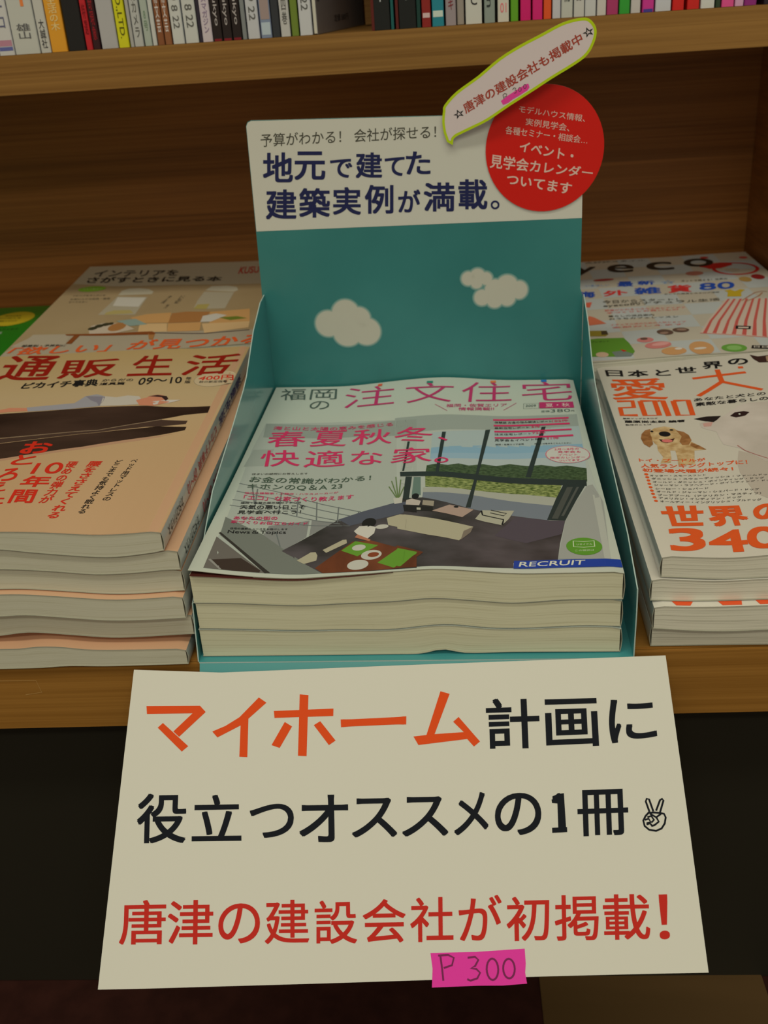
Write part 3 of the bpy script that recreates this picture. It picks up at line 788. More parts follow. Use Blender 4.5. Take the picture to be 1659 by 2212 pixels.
for t, q in (('春', [(.0118,.1556),(.0358,.1579),(.0324,.1823),(.0093,.1805)]), ('夏', [(.0383,.1576),(.0612,.1568),(.0606,.1818),(.0386,.1824)]), ('秋', [(.0645,.1573),(.0901,.1542),(.0886,.1769),(.0641,.1815)]), ('冬', [(.091,.1532),(.1164,.1536),(.1142,.176),(.0919,.1779)]), ('、', [(.1189,.1522),(.1249,.1533),(.1243,.1596),(.1185,.1588)]),
             ('快', [(.0118,.1264),(.0365,.1286),(.0321,.1522),(.0102,.1501)]), ('適', [(.0387,.1268),(.0639,.1275),(.0605,.151),(.0383,.1512)]), ('な', [(.0668,.1277),(.0869,.1253),(.085,.145),(.0661,.1478)]), ('家', [(.091,.1245),(.116,.1233),(.1148,.1438),(.0924,.1467)]), ('。', [(.1173,.1211),(.1258,.122),(.1254,.1293),(.1174,.1286)])):
    p.text(t, q, PK, 8, .006)
p.text('住まいの疑問にお答えします', [(.0098,.1145),(.043,.1173),(.0426,.1195),(.01,.1169)], GREY, 8, .01)
p.text('お金の常識がわかる！', [(.0101,.1044),(.0813,.1047),(.0811,.1113),(.0102,.1126)], GN, 8, .006); p.text('キホンのQ＆A 23', [(.0108,.0946),(.0655,.0963),(.0651,.1036),(.0106,.1021)], GN, 8, .004)
p.text('地元の建築家・工務店・ハウスメーカーが', [(.0107,.0887),(.0639,.091),(.0637,.0933),(.0106,.0912)], PK, 8, .008); p.text('「エコ」な家づくり教えます', [(.0114,.0811),(.0733,.0827),(.0731,.0882),(.011,.0872)], PK, 8, .01)
p.text('福岡・佐賀の展示場ガイドつき', [(.0109,.0757),(.0442,.0795),(.044,.0819),(.0108,.0782)], BLK, 8, .01); p.text('天気の悪い日こそ', [(.0117,.0696),(.0476,.0728),(.0469,.0782),(.0112,.0744)], BLK, 8, .01); p.text('見学会へ行こう！', [(.0116,.0634),(.0458,.0675),(.0455,.0718),(.0113,.0678)], BLK, 8, .01)
p.text('あなたの街の', [(.0109,.0566),(.0342,.0591),(.0339,.0633),(.0106,.0606)], PK, 8, .012); p.text('家づくりお役立ちガイド', [(.0103,.0522),(.0514,.0543),(.0511,.0578),(.0103,.0558)], PK, 8, .01)
p.text('住宅の最新ニュースをお届けします', [(.0113,.0453),(.0416,.0483),(.0413,.0502),(.0112,.0475)], BLK, 8, .01); p.text('News＆Topics', [(.0111,.0398),(.0414,.0431),(.0408,.048),(.0107,.0445)], BLK, 8, .006)
for q in ([(.1533,.188),(.2012,.1908),(.2013,.1933),(.1532,.1905)], [(.1534,.1787),(.2012,.1813),(.2012,.1838),(.1533,.1812)], [(.1536,.1692),(.2014,.1718),(.2015,.1742),(.1535,.1718)], [(.1536,.1597),(.2017,.1623),(.2016,.1649),(.1535,.162)]): p.poly(q, PK, 8)
for t, q in (('体験談 お金の悩み解決レポート', [(.154,.1834),(.1902,.1853),(.1902,.1883),(.1541,.1869)]), ('最新住宅レポート', [(.1538,.1745),(.1754,.1762),(.1754,.1791),(.1538,.1776)]), ('注文住宅レポート', [(.1535,.1645),(.1763,.1662),(.1762,.1692),(.1536,.1678)]), ('見学会＆イベント情報', [(.1533,.1553),(.184,.1574),(.184,.1604),(.1534,.159)]), ('福岡・佐賀エリア全域', [(.1536,.1495),(.1709,.151),(.1708,.1531),(.1537,.1518)]), ('詳しくは巻末をごらんください', [(.1773,.1509),(.1994,.151),(.1994,.153),(.1774,.153)])): p.text(t, q, BLK, 8, .006)
for t, q in (('102件', [(.1904,.1853),(.2006,.1856),(.2007,.1896),(.1905,.1892)]), ('5件', [(.1769,.1766),(.1825,.1768),(.1825,.1802),(.177,.18)]), ('72件', [(.1768,.1666),(.1851,.1669),(.1852,.1704),(.1768,.1702)]), ('51件', [(.185,.1578),(.1927,.1581),(.1928,.1618),(.185,.1613)])): p.text(t, q, PK, 8, .012)
e = (.1958,.1353,.0132,.0125)
p.ell(e, ink(190, 188, 172), 9); p.line([(e[0] + e[2] * .97 * math.cos(t), e[1] + e[3] * .97 * math.sin(t)) for t in (math.pi / 16 * i for i in range(32))], .0004, PK, 10, True)
for t, q in (('5月〜8月の', [(.1885,.141),(.2029,.1412),(.2031,.1443),(.1888,.1441)]), ('見学会＆', [(.19,.137),(.2036,.137),(.2037,.14),(.1902,.14)]), ('イベント', [(.1899,.1331),(.2013,.133),(.2014,.1358),(.1901,.1359)]), ('限定カレンダー', [(.1852,.1291),(.2054,.1291),(.2056,.1321),(.1854,.132)]), ('ついてます', [(.1897,.1252),(.2021,.1253),(.2022,.1281),(.1899,.1278)])): p.text(t, q, PK, 11, .01)
e = (.1943,.0245,.0088,.0088)
GO = ink(88, 138, 42); GL = ink(190, 200, 160)
p.ell(e, GO, 9); p.line([(.1894,.0301),(.1944,.0292),(.1997,.0299),(.1994,.0241),(.194,.0234),(.1891,.0242)], .0006, GL, 10, True)
p.text('リサイクル', [(.1907,.0254),(.1985,.0257),(.1985,.0275),(.1908,.0272)], GL, 10, .01); p.text('この雑誌は', [(.1894,.0194),(.1987,.0196),(.1988,.0214),(.1895,.0212)], GL, 10, 0)
p.poly([(.1586,.0038),(.1841,.0043),(.2106,.0046),(.211,.0119),(.1847,.0119),(.1592,.0111)], mat('ink_blue', ob(24, 60, 142), .35, .35), 9)
p.text('RECRUIT', [(.1612,.0054),(.1925,.0064),(.1935,.011),(.162,.01)], ink(206, 204, 196), 11, .02)
p.done('headline_lettering', cv, clip=CK)

# ================================================================ left front stack
LX = -.350
LFB = [(.112, .0010), (.137, .0010), (.149, .0014), (.171, .0004), (.212, .0004)]
def LP(pts, dx): return [(a + dx, b) for a, b in pts]
L = {0: [(-.040, .0008), (-.013, .0008), (-.0005, .0014), (.021, .0006), (.064, .0006)],
     1: [(-.034, .0138), (-.022, .0137), (-.0147, .0145), (-.0027, .0141), (.0138, .0118), (.0378, .0110), (.0636, .0107)],
     2: [(-.036, .0175), (-.0211, .0190), (-.0138, .0188), (.0027, .0168), (.023, .0144), (.0383, .0142), (.0643, .0150)],
     3: [(-.034, .0318), (-.0156, .0322), (.0019, .0303), (.0254, .0276), (.0453, .0272), (.0662, .0278)],
     4: [(-.032, .0456), (-.015, .0452), (.0046, .0432), (.0279, .0406), (.0428, .0403), (.0664, .0412)],
     5: [(-.0240, .0576), (-.001, .0557), (.0218, .0529), (.0301, .0526), (.0451, .0530), (.0589, .0540), (.0683, .0538)],
     6: [(-.0212, .0694), (-.0061, .0672), (.0092, .0651), (.0243, .0633), (.032, .0628), (.0399, .0630), (.0555, .0646), (.0608, .0656)],
     7: [(-.0187, .0798), (.004, .0784), (.0264, .0762), (.040, .0760), (.0599, .0768)]}
PEACH = mat('cover_peach', ob(192, 150, 112), .35, .4, .2)
SPW = mat('spine_white', ob(172, 172, 156), .3, .4, .2)
GRP = 'mail-order catalogue magazines in the front left stack'
names = ['lowest of the front left stack, cover edge showing', 'second from the bottom of the front left stack', 'third from bottom at front left, cover edge showing',
         'fourth from the bottom of the front left stack', 'second from the top of the front left stack, spine showing', 'red title and sleeping person on cover, topmost at front left']
LM = []
for k, (xr, y, rot) in enumerate(((-.1372, .4262, .004), (-.1331, .4318, .006), (-.1345, .4272, .004), (-.1340, .4314, .007), (-.1338, .4300, .004), (-.1400, .4290, .0082))):
    x0 = xr - .21 * math.cos(rot); y0 = y - .21 * math.sin(rot)
    dx = -.200 - x0
    pb, pt = (LP(L[0], dx), LP(L[1], dx)) if k == 0 else (LP(L[k + 1], dx), LP(L[k + 2], dx))
    m = Mag('magazine', (x0, y0, 0), rot, .21, .282, pb, pt, 1, PEACH, M_PAGES2, 'peach mail-order magazine, ' + names[k], GRP, gap=.0006, colspine=SPW, back=.35)
    LM.append(m)
T = LM[-1]; cv = T.cover; CK = (.0002, .2098, .0002, .2818)
p = Print(T.surf, st)
p.poly([(.0001, .0001), (.2099, .0001), (.2099, .2819), (.0001, .2819)], grad('print_cream_to_peach', [(.0, ob(190, 152, 110)), (.11, ob(190, 156, 112)), (.19, ob(190, 164, 120)), (.28, ob(184, 156, 104))]), 0)
DB = noisy('print_mattress', ob(38, 26, 20), ob(66, 48, 38), (12, 25, 1), .35, .35)
p.poly([(.0506,.1602),(.0707,.1618),(.1012,.1636),(.1314,.1662),(.1617,.168),(.2034,.1639),(.2039,.153),(.1896,.152),(.1768,.1465),(.1425,.1278),(.0862,.121),(.0666,.1207)], DB, 2)
p.poly([(.0674,.1189),(.0864,.1202),(.1427,.1271),(.177,.1454),(.1936,.142),(.1935,.137),(.1699,.1341),(.1434,.1246),(.089,.1133),(.0703,.1118)], ink(70, 52, 42), 2)
p.line([(.067,.1199),(.0862,.121),(.1425,.1276),(.1769,.146)], .0009, ink(140, 118, 92), 3)
p.poly([(.0705,.1113),(.0893,.1126),(.1435,.1241),(.1774,.1353),(.1949,.1322),(.195,.1272),(.1693,.1169),(.1403,.103),(.0979,.0899),(.0801,.0877)], DB, 2)
p.poly([(.0801,.0877),(.0977,.0904),(.1401,.1034),(.1692,.1174),(.1899,.1227),(.1778,.1169),(.1412,.0997),(.099,.0869),(.0815,.0843)], ink(176, 136, 104), 1)
TR = ink(150, 146, 146); SK = ink(196, 128, 96)
p.poly([(.0845,.1713),(.1031,.1738),(.1142,.1752),(.1179,.1873),(.1245,.19),(.1325,.1845),(.133,.1752),(.133,.1678),(.1112,.1648),(.0876,.1639)], TR, 3)
p.poly([(.13,.1857),(.1392,.1829),(.1457,.1862),(.1534,.1846),(.1573,.1774),(.157,.1703),(.1452,.1684),(.1328,.1678)], ink(186, 176, 158), 4)
p.poly([(.068,.1691),(.0733,.1719),(.0848,.1704),(.0874,.165),(.0759,.1648),(.0694,.1639)], SK, 3); p.poly([(.1532,.1774),(.1583,.1818),(.1655,.1777),(.1764,.1751),(.1658,.1679),(.1574,.1689)], SK, 5)
p.ell((.1655,.18,.0068,.0073), SK, 5); p.poly([(.1593,.1844),(.1649,.1869),(.1711,.1851),(.1731,.1808),(.1725,.1765),(.1684,.183),(.163,.1839)], ink(52, 34, 32), 6)
p.poly([(.163,.1753),(.1736,.1785),(.182,.1781),(.1749,.1729),(.1663,.1699)], ink(196, 186, 170), 5); p.poly([(.1179,.1873),(.1235,.1792),(.1291,.1741),(.1319,.1681),(.1326,.1766),(.1314,.1846)], ink(128, 122, 128), 4)
p.done('cover_picture', cv, clip=CK)
p = Print(T.surf, st)
DR = ink(140, 28, 16); R2_ = ink(198, 44, 26)
for t, q in (('通', [(.0412,.2267),(.0802,.2231),(.0751,.2763),(.0337,.2826)]), ('販', [(.0863,.2236),(.1244,.2254),(.121,.263),(.0787,.2666)]), ('生', [(.1349,.2234),(.1653,.2246),(.1589,.268),(.1315,.2676)]), ('活', [(.171,.2237),(.2027,.2236),(.2089,.2646),(.1702,.267)])):
    p.text(t, q, DR, 4, .018)
p.text('ピカイチ事典', [(.0669,.2072),(.1199,.2062),(.117,.2206),(.0668,.2198)], BLK, 4, .035)
p.text('からだの', [(.1203,.2143),(.1419,.2133),(.1415,.2184),(.1205,.2194)], BLK, 4, .01); p.text('道具篇', [(.1206,.2073),(.138,.2066),(.1375,.2117),(.1205,.2124)], BLK, 4, .02)
p.text('09〜10', [(.1469,.2056),(.1754,.2092),(.1736,.2217),(.1456,.2195)], BLK, 4, .02); p.text('年', [(.1773,.2147),(.181,.2147),(.1799,.2214),(.1762,.221)], BLK, 4, .02); p.text('版', [(.1777,.2084),(.1816,.2084),(.1807,.2141),(.1768,.2141)], BLK, 4, .02)
e = (.1978,.2151,.0149,.0152)
p.ell(e, ink(120, 110, 88), 2); p.ell(e, ink(190, 168, 130), 3, k=.985)
p.text('400円', [(.1853,.2126),(.21,.2111),(.2084,.2208),(.1859,.2219)], R2_, 4, .02); p.text('秋の新定価号', [(.1873,.208),(.2066,.2055),(.2061,.21),(.1871,.2123)], BLK, 4, .015)
p.done('title_lettering', cv, clip=CK); p = Print(T.surf, st)
p.text('お', [(.1062,.0958),(.1242,.0948),(.122,.1123),(.1047,.114)], R2_, 4, .035); p.text('と', [(.1064,.0802),(.1193,.0801),(.1191,.0934),(.1071,.0943)], R2_, 4, .03); p.text('ろ', [(.107,.059),(.1175,.0596),(.115,.076),(.1051,.0753)], R2_, 4, .03); p.text('え', [(.1071,.0456),(.1167,.0465),(.1154,.0582),(.1065,.0581)], R2_, 4, .03)
p.text('た', [(.1104,.0306),(.1215,.0305),(.1192,.0422),(.1099,.0425)], R2_, 4, .03)
p.text('10', [(.123,.067),(.1395,.0664),(.1383,.0812),(.1223,.0815)], R2_, 4, .02); p.text('年', [(.1223,.0502),(.1382,.0498),(.1373,.064),(.1217,.0645)], R2_, 4, .03); p.text('間', [(.1236,.0316),(.1368,.0308),(.1347,.0466),(.1218,.0476)], R2_, 4, .03)
p.text('硬めの弾力が', [(.1396,.0308),(.146,.0315),(.1453,.0825),(.1396,.0825)], R2_, 4, .02, True)
p.text('腰をささえてくれる', [(.1487,.0144),(.1556,.0148),(.1587,.0835),(.1512,.0831)], R2_, 4, .02, True)
p.done('slogan_lettering', cv, clip=CK); p = Print(T.surf, st)
p.text('ベッド用マットレスの', [(.1707,.0359),(.175,.0362),(.1771,.0873),(.1736,.0872)], BLK, 4, .01, True)
p.text('どこまでも気持よく眠れる', [(.1626,.0206),(.1669,.0211),(.1691,.0861),(.1648,.0857)], BLK, 4, .01, True)
p.done('title_lettering', cv, clip=CK)


def spine_print(m, jobs, name='spine_lettering'):
    q_ = Print(m.side)
    for t, v0, v1, z0, z1, c, b in jobs:   # v0 = start of the line at the head of the magazine
        q_.text(t, [(v0, z0), (v1, z0), (v1, z1), (v0, z1)] if m.spine > 0 else [(v0, z1), (v1, z1), (v1, z0), (v0, z0)], c, 1, b)
    q_.done(name, m.cover)


def zr(m, a, b):
    u = m.W if m.spine > 0 else 0
    lo, hi = m.zb(u, .1), m.zt(u, .1)
    return lo + (hi - lo) * a, lo + (hi - lo) * b


SN = ink(38, 44, 92); SR = ink(168, 70, 66)
for m, k in ((LM[5], 1), (LM[4], 1)):
    a, b = zr(m, .2, .8)
    spine_print(m, [('通販生活', .232, .150, b, a, SN, .03), ('ピカイチ事典', .140, .085, b, a, SR, .01), ('09〜10', .080, .056, b, a, SR, .01), ('カタログハウス', .044, .010, b, a, BLK, .01)])

# ================================================================ left back magazine, green magazine
GRP = None
def flat(z, dz=0, W=.21, seed=1):
    r = random.Random(seed)
    return [(i * W / 6, z + dz * i / 6 + r.uniform(-.0004, .0004)) for i in range(7)]


zb0 = 0.0006
n2 = 5
prev = flat(zb0)
for k in range(n2):
    top = flat(zb0 + ((.0750 if k == n2 - 1 else .066 / (n2 - 1) * n2) - zb0) * (k + 1) / n2, seed=k + 5)
    lab = 'interior magazine with sofa and arched windows on cover, topmost at back left' if k == n2 - 1 else 'interior magazine in the back left stack, mostly hidden, %s' % ('at the bottom', 'second from the bottom', 'in the middle', 'second from the top')[k]
    m = Mag('magazine', (-.3314, .7126, 0), .055, .205, .283, prev, top, 1, mat('cover_beige', ob(166, 146, 112), .35, .4, .2), M_PAGES2, lab, 'interior magazines in the back left stack', gap=.0005,
            bulge=(lambda u, v: -.006 * (u / .2) * max(0, v / .283)) if k == n2 - 1 else None)
    prev = top
cv = m.cover
CLW, CLD = .2049, .2829; CK = (.0002, .2048, .0002, .2828)
p = Print(m.surf, st)
p.poly([(0.0001, .0001), (CLW, .0001), (CLW, CLD), (.0001, CLD)], noisy('print_wall_tan', ob(158, 134, 94), ob(170, 146, 106), (8, 8, 8), .35, .4), 0)
p.poly([(0,.2179),(-.0013,.2999),(.1837,.2843),(.1914,.1853),(.1752,.1885),(.0425,.2017)], ink(178, 164, 134), 1)
p.poly([(-.0036,.0003),(.0101,.0568),(.0392,.053),(.1006,.051),(.1855,.0377),(.1966,.0388),(.2022,-.0276),(.004,-.005)], ink(164, 150, 124), 1)
p.poly([(.0093,.0507),(.0095,.0591),(.04,.055),(.0439,.0251),(.0004,.0301)], ink(170, 156, 130), 2)
AW = ink(184, 174, 146)
p.poly([(.0528,.1688),(.0528,.1843),(.0579,.1914),(.0682,.1912),(.0774,.1849),(.0831,.1753),(.0828,.1675)], AW, 2); p.poly([(.0532,.1643),(.081,.1579),(.0813,.1136),(.0815,.1022),(.0494,.1077)], ink(172, 160, 132), 2)
p.poly([(.0539,.162),(.08,.1559),(.0794,.1266),(.0559,.1338)], ink(200, 192, 172), 3); p.poly([(.0548,.1139),(.0604,.1193),(.0744,.1175),(.0793,.1066),(.0551,.1066)], ink(176, 158, 96), 3)
p.poly([(.1296,.1719),(.1331,.1865),(.1477,.186),(.1565,.1795),(.1592,.1678),(.1562,.1626)], AW, 2); p.poly([(.1293,.1674),(.1564,.1608),(.1556,.1267),(.1552,.1068),(.1285,.1104),(.1279,.1378)], ink(172, 160, 132), 2)
p.poly([(.1285,.1104),(.1299,.1241),(.1401,.1246),(.1396,.1081)], ink(170, 152, 84), 3)
SF = ink(196, 148, 90); SFD = ink(164, 112, 62); SFL = ink(206, 170, 118)
p.poly([(.0794,.093),(.0913,.1002),(.1119,.1009),(.115,.0705),(.0912,.0733)], SF, 4); p.poly([(.1129,.0987),(.1244,.1022),(.1449,.0989),(.1397,.0699),(.1145,.0697)], SFD, 4); p.poly([(.1436,.0981),(.1767,.1002),(.1807,.0609),(.1485,.0624)], SF, 4)
p.poly([(.0915,.0718),(.1141,.0684),(.1181,.0451),(.0951,.047)], SFL, 5); p.poly([(.1148,.0683),(.1412,.0687),(.1437,.0439),(.1184,.045)], SF, 5); p.poly([(.1425,.0637),(.1807,.0609),(.1818,.0431),(.1485,.0362)], SFL, 5); p.line([(.0966,.0458),(.1484,.0354),(.1831,.0365)], .0018, ink(70, 56, 52), 4)
p.poly([(.0697,.0856),(.085,.0881),(.0983,.0686),(.0845,.0678)], ink(136, 154, 140), 6); p.poly([(.1399,.0866),(.1498,.0919),(.1599,.0847),(.149,.0679),(.1405,.0688)], ink(196, 188, 170), 6); p.poly([(.1541,.0787),(.1684,.079),(.1777,.0711),(.1645,.0683)], ink(104, 118, 40), 6)
TB_ = ink(128, 70, 32)
p.poly([(.0362,.0549),(.1063,.0476),(.1098,.0425),(.1093,.0383),(.0384,.0511)], TB_, 6); p.poly([(.0445,.0498),(.0491,.0489),(.048,.0283),(.0434,.0293)], TB_, 6); p.poly([(.1043,.0415),(.1098,.0412),(.1111,.0252),(.1079,.0259)], SFD, 6)
p.poly([(.0527,.0633),(.0519,.0746),(.0607,.0819),(.0773,.0775),(.0904,.0576),(.0755,.0498),(.0558,.0526)], ink(190, 172, 146), 5); p.ell((.0742,.0677,.0069,.0116), SFD, 6)
for e in ((.0549,.0672,.0036,.0048), (.0587,.0732,.0036,.0049), (.0631,.0768,.0036,.0044), (.0667,.0783,.0025,.0039)): p.ell(e, ink(56, 54, 34), 7)
p.ell((.0234,.1948,.0125,.0091), ink(122, 164, 42), 6); p.text('今すぐ役立つ', [(.015,.1935),(.0329,.1919),(.0323,.196),(.0146,.1981)], ink(190, 200, 140), 7, 0)
p.done('cover_picture', cv, clip=CK)
p = Print(m.surf, st)
p.text('インテリアを', [(.0126,.2409),(.0949,.2317),(.0926,.2553),(.0113,.2662)], BLK, 8, .012); p.text('さがすときに見る本', [(.0122,.2169),(.139,.2035),(.1386,.2225),(.0097,.2401)], BLK, 8, .022)
p.done('title_lettering', cv, clip=CK); p = Print(m.surf, st)
p.text('KUSU', [(.1517,.2291),(.1712,.2307),(.1686,.2583),(.1512,.2587)], ink(178, 50, 34), 8, .03)
p.done('small_lettering', cv, clip=CK); p = Print(m.surf, st)
p.text('リビングもキッチンも', [(.0118,.171),(.0413,.1677),(.0415,.1731),(.0122,.1763)], GREY, 8, 0); p.text('お気に入りの家具・雑貨', [(.0127,.1591),(.0483,.1556),(.0478,.161),(.0123,.1645)], GREY, 8, 0); p.text('すべてカラー', [(.0137,.1496),(.0304,.1474),(.03,.1527),(.0131,.1549)], GREY, 8, 0)
p.done('small_lettering', cv, clip=CK); p = Print(m.surf, st)
p.text('暮らしの道具', [(.0969,.1324),(.1002,.1317),(.1033,.1557),(.1004,.1563)], GREY, 8, 0, True); p.text('いいものを', [(.1083,.13),(.113,.1291),(.1148,.1546),(.1108,.1554)], GREY, 8, 0, True); p.text('選ぶ', [(.1026,.1158),(.1054,.1152),(.1058,.1264),(.1034,.1269)], GREY, 8, 0, True)
p.done('small_lettering', cv, clip=CK); p = Print(m.surf, st)
p.text('部屋別・予算別に', [(.0099,.0274),(.0446,.0226),(.0448,.0274),(.0095,.033)], BLK, 8, .01)
p.text('「欲しい」が見つかる', [(.0022,.0084),(.1957,-.0057),(.1966,.0245),(.0054,.0259)], ink(212, 88, 38), 8, .025)
p.text('2000点以上', [(.1326,-.0186),(.2008,-.0244),(.2005,-.0072),(.1324,.0037)], ink(212, 88, 38), 8, .025)
p.done('headline_lettering', cv, clip=CK)

prev = flat(.0006)
for k in range(3):
    top = flat(.0006 + (.05 - .0006) * (k + 1) / 3, seed=k + 30)
    m = Mag('magazine', (-.562, .700, 0), 0, .2095, .252, prev, top, 1, mat('cover_green', ob(14, 120, 22), .35, .4, .3), M_PAGES3,
            ('green magazine with yellow oval at far left, top of its stack', 'green magazine at far left, middle of its stack', 'green magazine at far left, bottom of its stack')[2 - k], 'green magazines at the far left', gap=.0005)
    prev = top
p = Print(m.surf, st)
p.ell((.1623,.2115,.0199,.0228), ink(190, 164, 36), 2)
for t, q in (('創刊25周年', [(.1523,.2196),(.1685,.2179),(.1677,.2223),(.1515,.224)]), ('秋の特大号', [(.1478,.2129),(.1706,.2101),(.1698,.2145),(.1472,.2173)]), ('通販カタログ', [(.1516,.2029),(.1701,.2008),(.1689,.2062),(.1506,.2082)])): p.text(t, q, ink(60, 70, 20), 4, 0)
p.text('家族みんなの暮らし', [(.1372,.1869),(.1668,.185),(.1656,.1903),(.1362,.1931)], BLK, 4, 0); p.text('今すぐ使えるアイデア', [(.1419,.1752),(.1811,.1747),(.18,.1799),(.141,.1813)], BLK, 4, 0); p.text('健康', [(.156,.1622),(.1703,.1638),(.1685,.1709),(.1544,.1702)], ink(190, 196, 170), 4, 0)
p.done('cover_lettering', m.cover, clip=(.0002, .209, .0002, .251))

# ================================================================ right front stack (dog magazines)
RB_ = {0: [(0, .0006), (.21, .0006)], 1: [(0, .0137), (.018, .0122), (.036, .0115), (.058, .0122), (.12, .0130), (.21, .0125)], 2: [(0, .0272), (.021, .0264), (.055, .0268), (.12, .0275), (.21, .026)],
       3: [(0, .0400), (.018, .0388), (.031, .0381), (.052, .0388), (.12, .040), (.21, .039)], 4: [(0, .0522), (.017, .0511), (.035, .0506), (.051, .0517), (.12, .053), (.21, .052)]}
DOGC = mat('cover_offwhite', ob(198, 190, 168), .3, .4, .2)
DSP = mat('spine_pale', ob(176, 176, 160), .22, .5, .4)
for k, (du, dv) in enumerate(((-.0028, -.0008), (-.0030, -.0050), (-.0042, -.0006), (0, 0))):
    ex_ = Vector((math.cos(-.026), math.sin(-.026), 0)); ey_ = Vector((-math.sin(-.026), math.cos(-.026), 0))
    m = Mag('magazine', Vector((.0984, .4318, 0)) + ex_ * du + ey_ * dv, -.026, .21, .270, RB_[k], RB_[k + 1], -1, DOGC, M_PAGES3,
            ('dog breed magazine, bottom of the front right stack', 'dog breed magazine second from bottom at front right, orange print on its edge', 'dog breed magazine, second from the top of the front right stack', 'dog breed magazine on top of the front right stack, puppy and white dog on cover')[k],
            'dog breed magazines in the front right stack', gap=.0005, colspine=DSP,
            bulge=(lambda u, v: .0075 * min(1, u / .13) * min(1, max(0, v / .27)) ** 2) if k == 3 else None)
    if k == 1:
        p = Print(m.surf, st)
        o3 = ink(210, 78, 36)
        for q in ([(.0061,.0264),(.0162,.0261),(.0144,.0252),(.0077,.0255)], [(.0281,.0255),(.0393,.0255),(.0387,.0249),(.0296,.0249)], [(.0459,.0259),(.0543,.0262),(.0543,.0255),(.0471,.0255)]):
            p.poly([(q[0][0] - du, .0046), (q[1][0] - du, .0046), (q[2][0] - du, .0010), (q[3][0] - du, .0010)], o3, 2)
        p.done('cover_print', m.cover)
    if k == 3: D4 = m
cv = D4.cover; CK = (.0002, .2098, .0002, .2698)
p = Print(D4.surf, st)
FUR = noisy('print_fur_tan', ob(172, 136, 86), ob(204, 176, 126), (200, 200, 1), .35, .35); FUD = noisy('print_fur_brown', ob(128, 84, 44), ob(160, 112, 66), (200, 200, 1), .35, .35)
p.poly([(.0196,.1353),(.0271,.1312),(.0396,.1352),(.0428,.1289),(.0457,.1224),(.039,.1226),(.0371,.1124),(.036,.1048),(.0337,.1042),(.0266,.1038),(.0279,.115),(.0284,.1239),(.0255,.124),(.0244,.1134),(.0229,.1073),(.0171,.1065),(.02,.1152),(.0186,.1242)], FUR, 2)
p.poly([(.0183,.1526),(.0217,.1574),(.0282,.1596),(.033,.1565),(.0351,.1513),(.0356,.1435),(.0325,.1327),(.0266,.1285),(.0231,.1292),(.0186,.1334),(.0172,.141)], FUR, 3)
p.poly([(.0193,.1561),(.0158,.1543),(.0129,.1488),(.0114,.142),(.0119,.1335),(.0145,.1288),(.0173,.1335),(.0179,.1429),(.018,.1497)], FUD, 4); p.poly([(.0339,.153),(.0379,.1498),(.0399,.1445),(.0401,.137),(.0374,.1311),(.0337,.1311),(.033,.1363),(.0356,.1435)], FUD, 4)
p.poly([(.0393,.1334),(.0428,.1289),(.0457,.1224),(.0406,.1249),(.0379,.1301)], FUD, 4)
p.ell((.0264,.1479,.0034,.0039), BLK, 5); p.ell((.0195,.1522,.0009,.0014), BLK, 5); p.ell((.0314,.1537,.0012,.0012), BLK, 5); p.poly([(.0216,.1405),(.0254,.1388),(.0311,.1412),(.0291,.1363),(.0258,.1347),(.0227,.1361)], ink(60, 34, 28), 5); p.ell((.0261,.1376,.0031,.0023), ink(206, 110, 100), 6)
WD = noisy('print_white_dog', ob(182, 170, 152), ob(200, 188, 170), (30, 30, 1), .35, .35)
p.poly([(.0492,.1597),(.0557,.1635),(.0632,.1668),(.0683,.1723),(.0768,.1827),(.0838,.1863),(.1036,.1876),(.1066,.1562),(.09,.096),(.0739,.1029),(.0642,.1212),(.0563,.1278),(.0562,.1392),(.0563,.1464),(.0521,.1498),(.0492,.1538)], WD, 2)
p.poly([(.0583,.1015),(.0628,.1182),(.0764,.1076),(.0904,.0975),(.0791,.0566),(.0639,.0582),(.0591,.0647),(.0581,.0771),(.0571,.0901)], ink(176, 164, 144), 1)
p.poly([(.0471,.1674),(.0554,.1698),(.0639,.1691),(.0604,.1636),(.0577,.1605),(.0532,.1625)], ink(36, 30, 28), 4); p.poly([(.051,.1593),(.0575,.1612),(.055,.1547),(.0508,.1544)], ink(190, 146, 130), 3)
p.poly([(.069,.1681),(.073,.1731),(.0787,.1741),(.0816,.172),(.0778,.167),(.072,.1652)], ink(46, 30, 28), 4); p.ell((.0751,.1699,.0006,.001), ink(200, 200, 200), 6)
p.line([(.0637,.1252),(.0663,.1177),(.0706,.1119),(.076,.106),(.0824,.1036)], .0007, ink(160, 104, 92), 4)
p.done('dog_pictures', cv, clip=CK)
p = Print(D4.surf, st)
DO = ink(216, 84, 34)
for t, q in (('日', [(.0044,.2507),(.0155,.2486),(.0162,.2605),(.0046,.2632)]), ('本', [(.0183,.2466),(.0323,.2455),(.0333,.2583),(.0197,.2601)]), ('と', [(.037,.2453),(.0466,.243),(.0476,.2546),(.038,.2569)]), ('世', [(.0507,.2457),(.064,.2441),(.0653,.2548),(.0514,.2569)]), ('界', [(.0689,.2492),(.0819,.2472),(.0839,.2608),(.0704,.2621)]), ('の', [(.0865,.2523),(.0992,.2505),(.1014,.2615),(.0882,.2633)])):
    p.text(t, q, BLK, 4, .03)
p.text('愛', [(.0032,.2062),(.0381,.203),(.0421,.2402),(.0046,.2465)], DO, 4, .012)
for q in ([(.0591,.2339),(.0944,.237)], [(.0777,.2459),(.0767,.232),(.0762,.2229)], [(.0765,.2246),(.0656,.2123),(.057,.2033)], [(.076,.2243),(.0865,.2151),(.0976,.2058)], [(.0915,.2462),(.0948,.2459)]): p.line(q, .0034, DO, 4)
